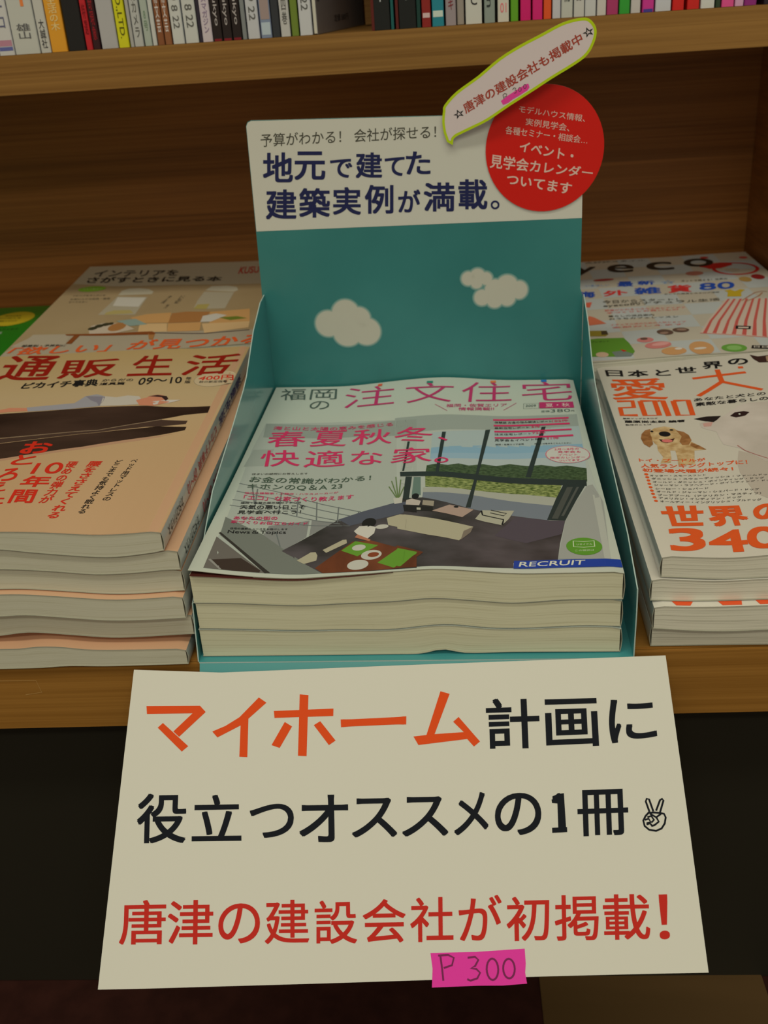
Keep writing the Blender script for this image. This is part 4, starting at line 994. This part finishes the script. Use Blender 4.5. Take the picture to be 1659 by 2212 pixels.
for q in ([(.0052,.2029),(.0151,.2027),(.0145,.192),(.0058,.1915),(.0053,.1789),(.015,.1786)], [(.0199,.2022),(.0289,.2016),(.0282,.1775),(.0194,.1778),(.0199,.2022)], [(.0307,.2009),(.0341,.2007),(.0336,.1756)], [(.0403,.1992),(.0494,.1975),(.0478,.1737),(.0393,.1756),(.0403,.1992)]): p.line(q, .0034, DO, 4)
p.poly([(.104,.2671),(.1085,.2628),(.1154,.2634),(.1217,.2607),(.1175,.251),(.1124,.2511),(.1068,.2519),(.1046,.2589)], ink(58, 38, 32), 4); p.poly([(.1134,.2615),(.1152,.2623),(.1146,.2529),(.1119,.2523)], ink(160, 130, 100), 5)
p.text('あなたと犬との', [(.0526,.1946),(.0974,.1969),(.0987,.2022),(.0533,.1997)], BLK, 4, .015); p.text('素敵な暮らしの', [(.0521,.1866),(.0971,.1889),(.0983,.1946),(.0528,.1924)], BLK, 4, .018)
p.text('最新ドッグカタログ', [(.005,.1721),(.0263,.1715),(.0263,.1735),(.005,.1744)], BLK, 4, .01); p.text('藤原尚太郎 編著', [(.0053,.1662),(.0415,.1645),(.0418,.168),(.0054,.1704)], BLK, 4, .03); p.text('監修のことば', [(.0052,.1617),(.0209,.1621),(.0211,.1641),(.0053,.1642)], BLK, 4, .01)
p.text('トイ・プードルが', [(.0056,.1085),(.0423,.1077),(.0428,.1117),(.0058,.1131)], DO, 4, .02); p.text('人気ランキングトップに！', [(.0053,.1005),(.0635,.1),(.0643,.1055),(.0057,.1057)], DO, 4, .02); p.text('初登場犬種が続々！', [(.0054,.0947),(.0543,.0927),(.0549,.0973),(.0057,.0995)], DO, 4, .025)
rows = (('オッター・スモースフント', [(.0085,.0889),(.0388,.0893),(.0389,.091),(.0086,.0912)], (.0068,.0916,.0011,.0014)), ('ダニッシュ・スウェーディッシュ・ファームドッグ', [(.0087,.085),(.0735,.0848),(.0739,.087),(.0089,.0873)], (.0068,.0878,.0011,.0013)),
        ('オールド・ダニッシュ・ポインティング・ドッグ', [(.0087,.0808),(.0678,.081),(.0682,.0832),(.0089,.083)], (.0068,.0837,.001,.0013)), ('ジャーマン・ラフヘアード・ポインティング・ドッグ', [(.0088,.0769),(.073,.0778),(.0734,.0798),(.009,.0792)], (.0066,.0795,.001,.0013)),
        ('シーロー・シェパード', [(.0087,.0725),(.0368,.073),(.0371,.0751),(.009,.0747)], (.0066,.0752,.001,.0013)), ('オールド・ジャーマン・シェパード・ドッグ', [(.0088,.0688),(.062,.0677),(.0624,.0701),(.0091,.0713)], (.0066,.0711,.001,.0013)),
        ('ブーアブール（アフリカン・マスティフ）', [(.0087,.0647),(.0616,.0629),(.0621,.0653),(.009,.0672)], (.0066,.0671,.001,.0013)), ('アメリカン・インディアン・ドッグ', [(.0088,.0611),(.0511,.0596),(.0515,.0619),(.009,.0636)], (.0067,.0629,.001,.0012)),
        ('オールディー・イングリッシュ・ブルドッグ', [(.0088,.0572),(.0601,.0556),(.0606,.058),(.009,.0596)], (.0068,.0587,.001,.0012)))
for t, q, e in rows:
    p.text(t, q, BLK, 4, .004); p.ell(e, DO, 4)
for t, q in (('世', [(.0073,.0305),(.0265,.032),(.0301,.0545),(.0072,.0529)]), ('界', [(.0298,.0311),(.0486,.0301),(.0501,.0512),(.0304,.0533)]), ('の', [(.0516,.0336),(.0695,.0334),(.0715,.0523),(.0538,.0519)]), ('3', [(.0053,.0047),(.0224,.0066),(.0252,.0298),(.0071,.028)]), ('4', [(.0235,.0051),(.0423,.0048),(.0444,.0266),(.0272,.0277)]), ('0', [(.0415,.0065),(.0578,.0058),(.0611,.0275),(.0459,.0279)])):
    p.text(t, q, DO, 4, .045)
p.done('title_lettering', cv, clip=CK)

# ================================================================ right back stack
zf = lambda z, s_: [(i * .21 / 6, z + random.Random(s_ * 9 + i).uniform(-.0004, .0004)) for i in range(7)]
prev = zf(.0006, 0)
for k in range(4):
    top = [(a, .0006 + (b - .0006) * (k + 1) / 4) for a, b in ((0, .0545), (.04, .0548), (.09, .0565), (.14, .0572), (.18, .0590), (.21, .0596))]
    m = Mag('magazine', (.073, .7060, 0), 0, .21, .282, prev, top, -1, mat('cover_cream', ob(190, 180, 156), .35, .4, .2), M_PAGES3,
            ('shopping magazine at the bottom of the back right stack', 'shopping magazine, second from the bottom of the back right stack', 'shopping magazine, second from the top of the back right stack', 'shopping magazine with striped bag and shoes on cover, top of the back right stack')[k],
            'shopping magazines in the back right stack', gap=.0005)
    prev = top
cv = m.cover; CK = (.0002, .2098, .0002, .2818)
p = Print(m.surf, st)
LB = ink(178, 180, 170)
for i in range(7):
    for j in range(9):
        if (i + j) % 2: p.poly([(i * .03, .002 + j * .031), (i * .03 + .0298, .002 + j * .031), (i * .03 + .0298, .002 + j * .031 + .0308), (i * .03, .002 + j * .031 + .0308)], LB, 0)
BP = ink(198, 178, 156); BR = ink(190, 88, 76)
p.poly([(.1155,.0476),(.1285,.0785),(.155,.1311),(.1866,.1242),(.1975,.1131),(.1693,.0178),(.1592,.0267)], BP, 2)
for q in ([(.1175,.0472),(.1295,.0766),(.1564,.1303),(.158,.1298),(.1314,.0762),(.1202,.0467)], [(.1242,.046),(.1355,.0753),(.1607,.1293),(.1624,.1287),(.1375,.0748),(.1268,.0449)], [(.1306,.0435),(.1419,.0737),(.1653,.1282),(.167,.1276),(.1438,.0732),(.1331,.0423)], [(.137,.0409),(.1477,.0721),(.1699,.1271),(.1716,.1265),(.1499,.0715),(.1397,.0396)],
          [(.1436,.038),(.1539,.0703),(.1746,.126),(.1762,.1255),(.1561,.0696),(.1463,.036)], [(.15,.0344),(.1601,.0684),(.1793,.125),(.181,.1245),(.1622,.0677),(.1527,.0324)], [(.1563,.0306),(.1664,.0663),(.1841,.124),(.1857,.1236),(.1685,.0657),(.1587,.028)]): p.poly(q, BR, 3)
p.line([(.1155,.0476),(.1388,.0389),(.1592,.0267)], .001, BR, 3)
p.line([(.1654,.122),(.1724,.1313),(.1815,.1424),(.1874,.1448),(.1909,.1427)], .0012, ink(160, 106, 70), 4); p.line([(.167,.1185),(.1747,.1248),(.1819,.1324),(.1868,.141)], .0012, ink(160, 106, 70), 4)
p.poly([(.1426,.0522),(.1525,.0481),(.1549,.0557),(.1449,.06)], ink(34, 32, 30), 5); p.poly([(.1448,.0535),(.1516,.0509),(.1527,.0538),(.1458,.0565)], BP, 6)
RR = ink(186, 34, 30)
e = (.1859,.2223,.0184,.0204)
p.line([(e[0] + e[2] * math.cos(t), e[1] + e[3] * math.sin(t)) for t in (math.pi / 16 * i for i in range(32))], .0032, RR, 4, True)
p.poly([(.1572,.2375),(.1661,.2456),(.18,.2462),(.1875,.244),(.1865,.2355),(.1742,.2272),(.1641,.2272),(.1628,.2314)], RR, 5)
for e, c in (((.1487,.2164,.0077,.007), ink(168, 104, 84)), ((.1846,.1846,.005,.0084), ink(168, 132, 70)), ((.1967,.1902,.0054,.0086), ink(142, 36, 34)), ((.0683,.2133,.009,.0034), ink(150, 40, 44)), ((.1691,.2686,.0039,.0039), ink(180, 50, 40)), ((.2025,.2601,.0038,.0039), ink(196, 70, 60)), ((.182,.2178,.0065,.0063), ink(178, 164, 140))): p.ell(e, c, 4)
p.poly([(.1595,.1545),(.165,.1568),(.1672,.1508),(.1725,.1552),(.176,.1525),(.171,.1456),(.1683,.1342),(.1575,.1369),(.1611,.1492)], ink(188, 158, 40), 4)
SH = ink(96, 74, 60); PKS = ink(196, 120, 110); TN = ink(194, 144, 92)
for e, c, r in (((.0912,.0545,.0058,.0069), SH, .35), ((.1035,.0574,.0061,.0057), SH, -.3), ((.0738,.0397,.0061,.0059), PKS, -.3), ((.0807,.0262,.0098,.0075), PKS, .3), ((.0889,.0105,.0088,.0084), TN, .35), ((.1089,.0136,.0085,.0149), TN, -.1)):
    p.ell(e, c, 4, r)
p.ell((.0827,.0278,.0067,.0035), ink(214, 150, 138), 5, .3); p.ell((.0733,.0423,.0028,.0027), SH, 5, -.3); p.ell((.1078,.0126,.0046,.0023), ink(206, 196, 176), 6, .2); p.ell((.0929,.0146,.0027,.0023), ink(206, 196, 176), 6, .4); p.ell((.1043,.0583,.0037,.0025), ink(150, 120, 100), 5, -.3); p.ell((.0901,.0525,.0034,.0025), ink(150, 120, 100), 5, .3)
p.poly([(.0279,.0493),(.0406,.0514),(.0593,.0485),(.0614,.0357),(.0623,.0162),(.0578,.006),(.0411,.0091),(.0233,.0123)], ink(92, 138, 46), 4); p.poly([(.0461,.0182),(.0537,.0199),(.0605,.011),(.0578,.006),(.0472,.0072)], ink(112, 122, 110), 5); p.ell((.0386,.0141,.0045,.0056), ink(196, 164, 132), 5); p.poly([(.0528,.023),(.0572,.0184),(.0542,.0169)], RR, 6)
p.poly([(.0365,.071),(.0494,.0687),(.0494,.0588),(.0469,.0553),(.0348,.0579)], ink(142, 124, 46), 4); p.poly([(.0454,.0684),(.0498,.068),(.0496,.0588),(.0446,.059)], ink(70, 60, 40), 5)
p.poly([(.0416,.1092),(.0451,.1048),(.0523,.0865),(.0393,.0843),(.0356,.0864)], ink(196, 106, 74), 4); p.poly([(.0444,.1467),(.0492,.147),(.0454,.1318),(.0418,.1345)], ink(206, 96, 70), 4)
e = (.1309,.0097,.0087,.0088)
p.ell(e, ink(98, 148, 58), 4); p.ell(e, ink(130, 172, 92), 5, k=.6)
p.done('cover_pictures', cv, clip=CK)
p = Print(m.surf, st)
BL = ink(34, 74, 158); LBL = ink(120, 150, 180); LPK = ink(206, 112, 100)
for t, q in (('e', [(.0167,.2252),(.0396,.2246),(.043,.2535),(.0194,.2542)]), ('y', [(.0421,.2307),(.0621,.2298),(.0678,.2609),(.0489,.2638)]), ('e', [(.0752,.2366),(.0982,.2333),(.1029,.2608),(.0793,.2649)]), ('c', [(.1104,.2361),(.1352,.234),(.1376,.2628),(.115,.2659)]), ('o', [(.1447,.2414),(.1701,.2357),(.1755,.2635),(.1505,.2696)])): p.text(t, q, ink(34, 30, 24), 6, .03)
for t, q, c in (('最', [(.0764,.1877),(.0899,.1858),(.0924,.2023),(.0788,.2042)], BL), ('新', [(.0942,.189),(.1085,.1875),(.1105,.2008),(.0963,.2023)], BL), ('☆', [(.1136,.1881),(.1263,.187),(.1283,.1986),(.1156,.1997)], LBL), ('海', [(.0399,.1617),(.0539,.1605),(.0559,.1793),(.042,.1805)], BL), ('外', [(.0608,.161),(.0814,.1609),(.0832,.1767),(.0624,.1775)], ink(204, 52, 48)), ('雑', [(.0864,.1604),(.1086,.1593),(.1113,.1793),(.0895,.1809)], BL), ('貨', [(.1143,.1589),(.1339,.1587),(.1379,.1804),(.1178,.1829)], ink(204, 52, 48)), ('80', [(.1408,.161),(.1694,.1595),(.1737,.18),(.1451,.1827)], BL)):
    p.text(t, q, c, 6, .03 if c is not LBL else 0)
for t, q, c in (('いまほしい', [(.0501,.195),(.0702,.192),(.0711,.1977),(.0509,.2008)], LBL), ('ネットで買える！世界の', [(.1316,.1905),(.1701,.1877),(.1714,.1929),(.1329,.1967)], GREY), ('おしゃれ雑貨とカタログ通販', [(.1101,.1538),(.1544,.1497),(.1553,.1535),(.111,.158)], GREY), ('今日からスタート！', [(.0571,.1396),(.1174,.1355),(.1183,.1423),(.058,.1493)], GREY), ('eyeco的ナチュラル生活', [(.0561,.1286),(.1493,.1264),(.1509,.1351),(.0569,.1381)], GREY),
                ('部屋がかわる小さな工夫とアイデア', [(.0556,.1178),(.1187,.1121),(.1194,.1171),(.0561,.1235)], LPK), ('手づくりとお買いもの', [(.0563,.1108),(.1122,.1079),(.1129,.1122),(.0565,.1154)], LPK), ('暮らしの道具案内', [(.056,.102),(.0911,.097),(.0917,.1018),(.0565,.1068)], GREY), ('おうちカフェレッスン', [(.0557,.0945),(.1082,.0886),(.109,.0933),(.056,.0993)], GREY),
                ('ナチュラル派のための人気ショップ', [(.0546,.0792),(.1112,.0751),(.1119,.079),(.0549,.0838)], LPK), ('全部おしえます', [(.0544,.0727),(.108,.069),(.1086,.0729),(.0549,.0772)], LPK), ('大好評スタイル', [(.0598,.2744),(.1153,.2708),(.1161,.2756),(.0605,.2802)], GREY), ('プレゼント', [(.0346,.0419),(.0478,.0415),(.048,.0445),(.0351,.0455)], BLK)): p.text(t, q, c, 6, .004)
p.poly([(.1418,.0061),(.1633,-.0023),(.1658,.0061),(.1441,.0125)], ink(40, 36, 32), 6); p.text('日日日日', [(.1438,.0068),(.1631,0),(.1645,.0048),(.145,.0108)], ink(196, 186, 166), 8, .01)
p.done('title_lettering', cv, clip=CK)

# ================================================================ books on the upper shelf
YB = .8030
ZS = .2738


def book(x0, x1, col, label, jobs=(), h=.205, dep=.140, setb=0.0, band=None, rot=0.0):
    x0 += .0002; x1 -= .0002
    if x1 - x0 < .002: x1 = x0 + .002
    w = x1 - x0
    root = tag(empty('book', (x0, YB + setb, ZS), rot), label, 'book', 'books standing on the upper shelf')
    cm = mat('book_%d_%d_%d' % col, ob(*col), .3, .4, .15)
    t = min(.0006, w * .15)
    bm = bmesh.new()
    box_bm(bm, 0, w, 0, t, 0, h); box_bm(bm, 0, t, t, dep, 0, h); box_bm(bm, w - t, w, t, dep, 0, h)
    bmesh.ops.bevel(bm, geom=[e for e in bm.edges if abs(e.verts[0].co.z - e.verts[1].co.z) > .1 and max(e.verts[0].co.y, e.verts[1].co.y) < t * .5], offset=t * .7, segments=2, affect='EDGES')
    c = from_bm('cover', bm, [cm], root)
    box('page_block', t, w - t, t, dep - .002, .0008, h - .001, M_PAGES3, root, bevel=0)
    if jobs or band:
        p = Print(lambda a, z, d: Vector((a, -d, z)))
        if band:
            for z0, z1, bc in band: p.poly([(t, z0), (w - t, z0), (w - t, z1), (t, z1)], ink(*bc), 1)
        for s, z0, z1, tc, mode in jobs:
            a, b = w * .22, w * .78
            q = [(a, z1), (a, z0), (b, z0), (b, z1)] if mode == 'r' else [(a, z0), (b, z0), (b, z1), (a, z1)]
            p.text(s, q, ink(*tc), 4, .01, mode == 'v')
        p.done('spine_lettering', c)
    return root


WH = (184, 180, 164); GT = (90, 88, 80)
BOOKS = [
    (-0.3369, -0.3171, (178,170,150), 'cream book at the left end of the upper shelf, partly out of frame', ()),
    (-0.3161, -0.3046, (186,182,170), 'white book with small red and blue mark at its foot, leftmost in view', (('ヨーコ', .018, .045, (90,90,110), 'v'),), dict(band=[(.006, .010, (170, 120, 130)), (.003, .0055, (90, 94, 140))])),
    (-0.3041, -0.2857, (178,176,160), 'white book with orange figure on its spine, second from the left end', (('4', .031, .052, (214,120,60), 'h'), ('雄山', .010, .020, (90,88,84), 'v'))),
    (-0.2851, -0.2776, (180,176,160), 'narrow white book with black characters, left of the orange book', (('大誠社', .003, .022, (60,58,56), 'v'), ('ド', .036, .046, (50,50,60), 'v'))),
    (-0.2772, -0.2654, (206,142,38), 'orange book on the left part of the upper shelf', (('生活の木', .014, .036, (222,186,120), 'v'),)),
    (-0.2645, -0.2520, (28,26,26), 'thick black book beside the orange book', ()),
    (-0.2515, -0.2468, (176,32,38), 'narrow red book beside thick black book', (('特選', .01, .03, (120,20,26), 'v'),)),
    (-0.2464, -0.2410, (50,20,24), 'dark book with red lettering, right of the narrow red book', (('怪奇現象', .006, .045, (140,30,36), 'v'),)),
    (-0.2402, -0.2281, (164,160,152), 'pale grey book left of the yellow book', ()),
    (-0.2276, -0.2199, (196,190,28), 'bright yellow book on the upper shelf', (('CO.,LTD.', .006, .04, (80,78,20), 'r'),)),
    (-0.2191, -0.2164, (160,156,144), 'thin grey book right of the yellow book', ()),
    (-0.2161, -0.2094, (170,168,156), 'white book with grey lettering, two places right of the yellow book', (('月刊カメラ', .006, .045, GT, 'v'),)),
    (-0.2086, -0.2032, (158,164,146), 'pale green book left of the two brown books', (('園芸 8号', .01, .045, (110,130,100), 'v'),)),
    (-0.2028, -0.1995, (184,182,168), 'thin white book left of the two brown books', ()),
    (-0.1991, -0.1941, (126,76,44), 'left of the two brown books with white lettering', (('別冊文芸', .008, .045, (200,190,176), 'v'),)),
    (-0.1937, -0.1887, (134,84,50), 'right of the two brown books with white lettering', (('別冊文芸', .008, .045, (200,190,176), 'v'),)),
    (-0.1880, -0.1796, (188,186,172), 'white magazine with date lettering, right of the brown books', (('2009 8 22', .010, .045, GT, 'r'),)),
    (-0.1788, -0.1692, (186,184,170), 'thick white magazine with date lettering, next to the dark gap', (('2009 8 22', .010, .045, GT, 'r'),)),
    (-0.1687, -0.1667, (44,36,48), 'thin dark purple book between white magazines', ()),  # filler slab in an empty gap, the gap's shade put into its colour
    (-0.1664, -0.1590, (190,176,172), 'pinkish white book left of three matching black and red spines', (('月刊ダンスマガジン', .006, .05, (130,110,130), 'v'),)),
    (-0.1586, -0.1520, (34,24,24), 'leftmost of three black magazines with red edge and script lettering', (('di kAnukyo', .010, .055, (170,160,150), 'r'),), dict(band=[(.0, .0015, (120, 30, 36))])),
    (-0.1516, -0.1449, (34,24,24), 'middle of three black magazines with red edge and script lettering', (('di kAnukyo', .010, .055, (170,160,150), 'r'),), dict(band=[(.0, .0015, (120, 30, 36))])),
    (-0.1445, -0.1379, (34,24,24), 'rightmost of three black magazines with red edge and script lettering', (('di kAnukyo', .010, .055, (170,160,150), 'r'),), dict(band=[(.0, .0015, (120, 30, 36))])),
    (-0.1375, -0.1342, (120,122,116), 'thin grey book right of the three black magazines', ()),
    (-0.1335, -0.1249, (182,180,174), 'white magazine left of the silvery spine', (('2009 9 22', .012, .05, GT, 'r'),)),
    (-0.1241, -0.1162, (120,130,146), 'silvery grey and brown magazine spine', (), dict(band=[(.012, .05, (150, 130, 120)), (.002, .01, (170, 180, 196))])),
    (-0.1158, -0.1102, (48,50,52), 'dark grey book right of the silvery spine', ()),
    (-0.1098, -0.1029, (180,176,164), 'white magazine with vertical black characters, left of green book', (('月刊誌四巻', .008, .05, GT, 'v'),)),
    (-0.1021, -0.0969, (104,122,44), 'olive green book on the left part of the shelf', ()),
    (-0.0962, -0.0872, (188,186,178), 'white magazine at the right end of the left row', (('2009 9 22', .016, .052, GT, 'r'),)),
    (-0.0452, -0.0436, (88,26,22), 'thin dark red book right of wooden divider', ()),
    (-0.0433, -0.0318, (24,26,26), 'first thick black book right of the wooden divider', (('月刊EEKFF', .018, .05, (180,178,170), 'v'),)),
    (-0.0314, -0.0291, (20,84,78), 'thin teal book between the two black books', ()),
    (-0.0281, -0.0259, (84,26,24), 'thin maroon book left of the second black book', ()),
    (-0.0255, -0.0134, (24,26,26), 'second thick black book right of the wooden divider', (('月刊EEKF', .018, .05, (180,178,170), 'v'),)),
    (-0.0131, -0.0101, (20,56,48), 'thin dark green book right of the second black book', ()),
    (-0.0095, -0.0030, (134,34,30), 'brick red book left of the teal book', (('鉄道', .02, .045, (90,20,20), 'v'),), dict(band=[(.006, .009, (200, 170, 160))])),
    (-0.0023, 0.0062, (34,122,130), 'teal book right of the brick red book', (('手帖', .02, .045, (150,190,190), 'v'),), dict(band=[(.006, .010, (190, 200, 190))])),
    (0.0072, 0.0147, (146,132,128), 'pinkish grey book right of the teal book', (('月刊マキ', .010, .04, (120,50,50), 'v'),)),
    (0.0153, 0.0205, (158,146,128), 'beige book set back, between grey and white books', (), dict(setb=.006)),
    (0.0212, 0.0328, (192,188,170), 'white book with heavy black vertical characters', (('月刊EECC', .012, .06, (40,38,40), 'v'),)),
    (0.0342, 0.0419, (132,140,126), 'grey green book with rotated lettering', (('nikken', .010, .045, (50,54,50), 'r'),)),
    (0.0436, 0.0516, (196,188,166), 'white book with pink upper half', (('01', .006, .012, (210,110,110), 'h'),), dict(band=[(.017, .2, (206, 70, 120))])),
    (0.0526, 0.0581, (92,148,34), 'yellow green book left of the two magenta books', (('園芸', .02, .05, (60,100,20), 'v'),)),
    (0.0594, 0.0668, (196,28,96), 'left of the two magenta books', (('恋愛', .018, .05, (220,130,170), 'v'),)),
    (0.0678, 0.0749, (200,34,102), 'right of the two magenta books', (('恋愛', .018, .05, (220,130,170), 'v'),)),
    (0.0755, 0.0810, (216,82,36), 'orange red book right of the magenta books', (('料理', .018, .05, (150,50,20), 'v'),)),
    (0.0816, 0.0874, (184,180,176), 'first white book right of the orange red one', (('月', .02, .04, (60,60,90), 'v'),)),
    (0.0877, 0.0958, (180,178,160), 'second white book right of the orange red one', (('冊誌冊', .010, .04, (50,50,50), 'v'),)),
    (0.0964, 0.1038, (186,182,166), 'third white book right of the orange red one', (('誌冊誌', .010, .04, (50,50,50), 'v'),)),
    (0.1041, 0.1118, (186,184,172), 'fourth white book right of the orange red one', (('本', .024, .036, (70,70,70), 'v'),)),
    (0.1124, 0.1188, (190,182,166), 'white book with orange figure, left of the rose book', (('3', .024, .034, (230,140,60), 'h'),)),
    (0.1191, 0.1271, (160,52,92), 'rose coloured book left of the bright green book', (('本', .02, .04, (130,34,70), 'v'),)),
    (0.1277, 0.1351, (50,144,48), 'bright green book with white lettering', (('特選集', .012, .05, (200,214,180), 'v'),)),
    (0.1357, 0.1424, (184,176,164), 'white book right of the bright green book', ()),
    (0.1436, 0.1516, (190,50,128), 'magenta book with darker band, left of thick white book', (), dict(band=[(.013, .018, (160, 20, 60)), (.0, .002, (70, 60, 130))])),
    (0.1525, 0.1633, (186,184,180), 'thick white book left of the red books', (('の', .024, .032, (110,110,116), 'h'),)),
    (0.1642, 0.1722, (194,32,28), 'left of the two red books', (('の', .024, .034, (130,18,18), 'h'),)),
    (0.1743, 0.1826, (192,34,30), 'right of the two red books', (('ん', .024, .034, (130,18,18), 'h'),)),
    (0.1835, 0.1930, (196,194,180), 'white book right of the red books', (('E', .018, .026, (60,40,40), 'h'),)),
    (0.1936, 0.1971, (44,60,40), 'thin dark green book near the right end', ()),
    (0.1977, 0.2062, (212,76,130), 'pink book near the right end of the shelf', ()),
    (0.2068, 0.2128, (198,150,170), 'pale pink book near the right end of the shelf', ()),
    (0.2131, 0.2216, (136,40,110), 'purple book with orange edge at the right end', (), dict(band=[(.006, .02, (216, 120, 40))])),
    (0.2265, 0.2391, (40,32,40), 'dark book at the right end, partly out of frame', ()),
]
for b in BOOKS:
    book(b[0], b[1], b[2], b[3], *b[4:5], **(b[5] if len(b) > 5 else {}))
# the last magazine of the left row leans, its dull grey cover turned to the gap
gm = tag(empty('book', (-.0868, .806, ZS), -.16), 'grey magazine turned slightly, its cover facing the gap beside the wooden divider', 'book', 'books standing on the upper shelf')
box('page_block', .0003, .0027, .0005, .148, .0005, .203, M_PAGES3, gm, bevel=0)
c = box('cover', .0027, .0031, 0, .150, 0, .205, mat('cover_grey', ob(112, 106, 100), .35, .4), gm, bevel=0)
p = Print(lambda a, z, d: Vector((.0031 + d, a, z)))
for t, q in (('2009 8', [(.004, .030), (.016, .030), (.016, .036), (.004, .036)]), ('22', [(.004, .021), (.010, .021), (.010, .026), (.004, .026)]), ('特集', [(.03, .028), (.055, .028), (.055, .040), (.03, .040)]), ('定価 580円', [(.05, .006), (.095, .006), (.095, .011), (.05, .011)])): p.text(t, q, ink(52, 48, 48), 2, .01)
p.line([(.06, .06), (.085, .022)], .0012, ink(62, 58, 56), 2)
p.done('cover_lettering', c)
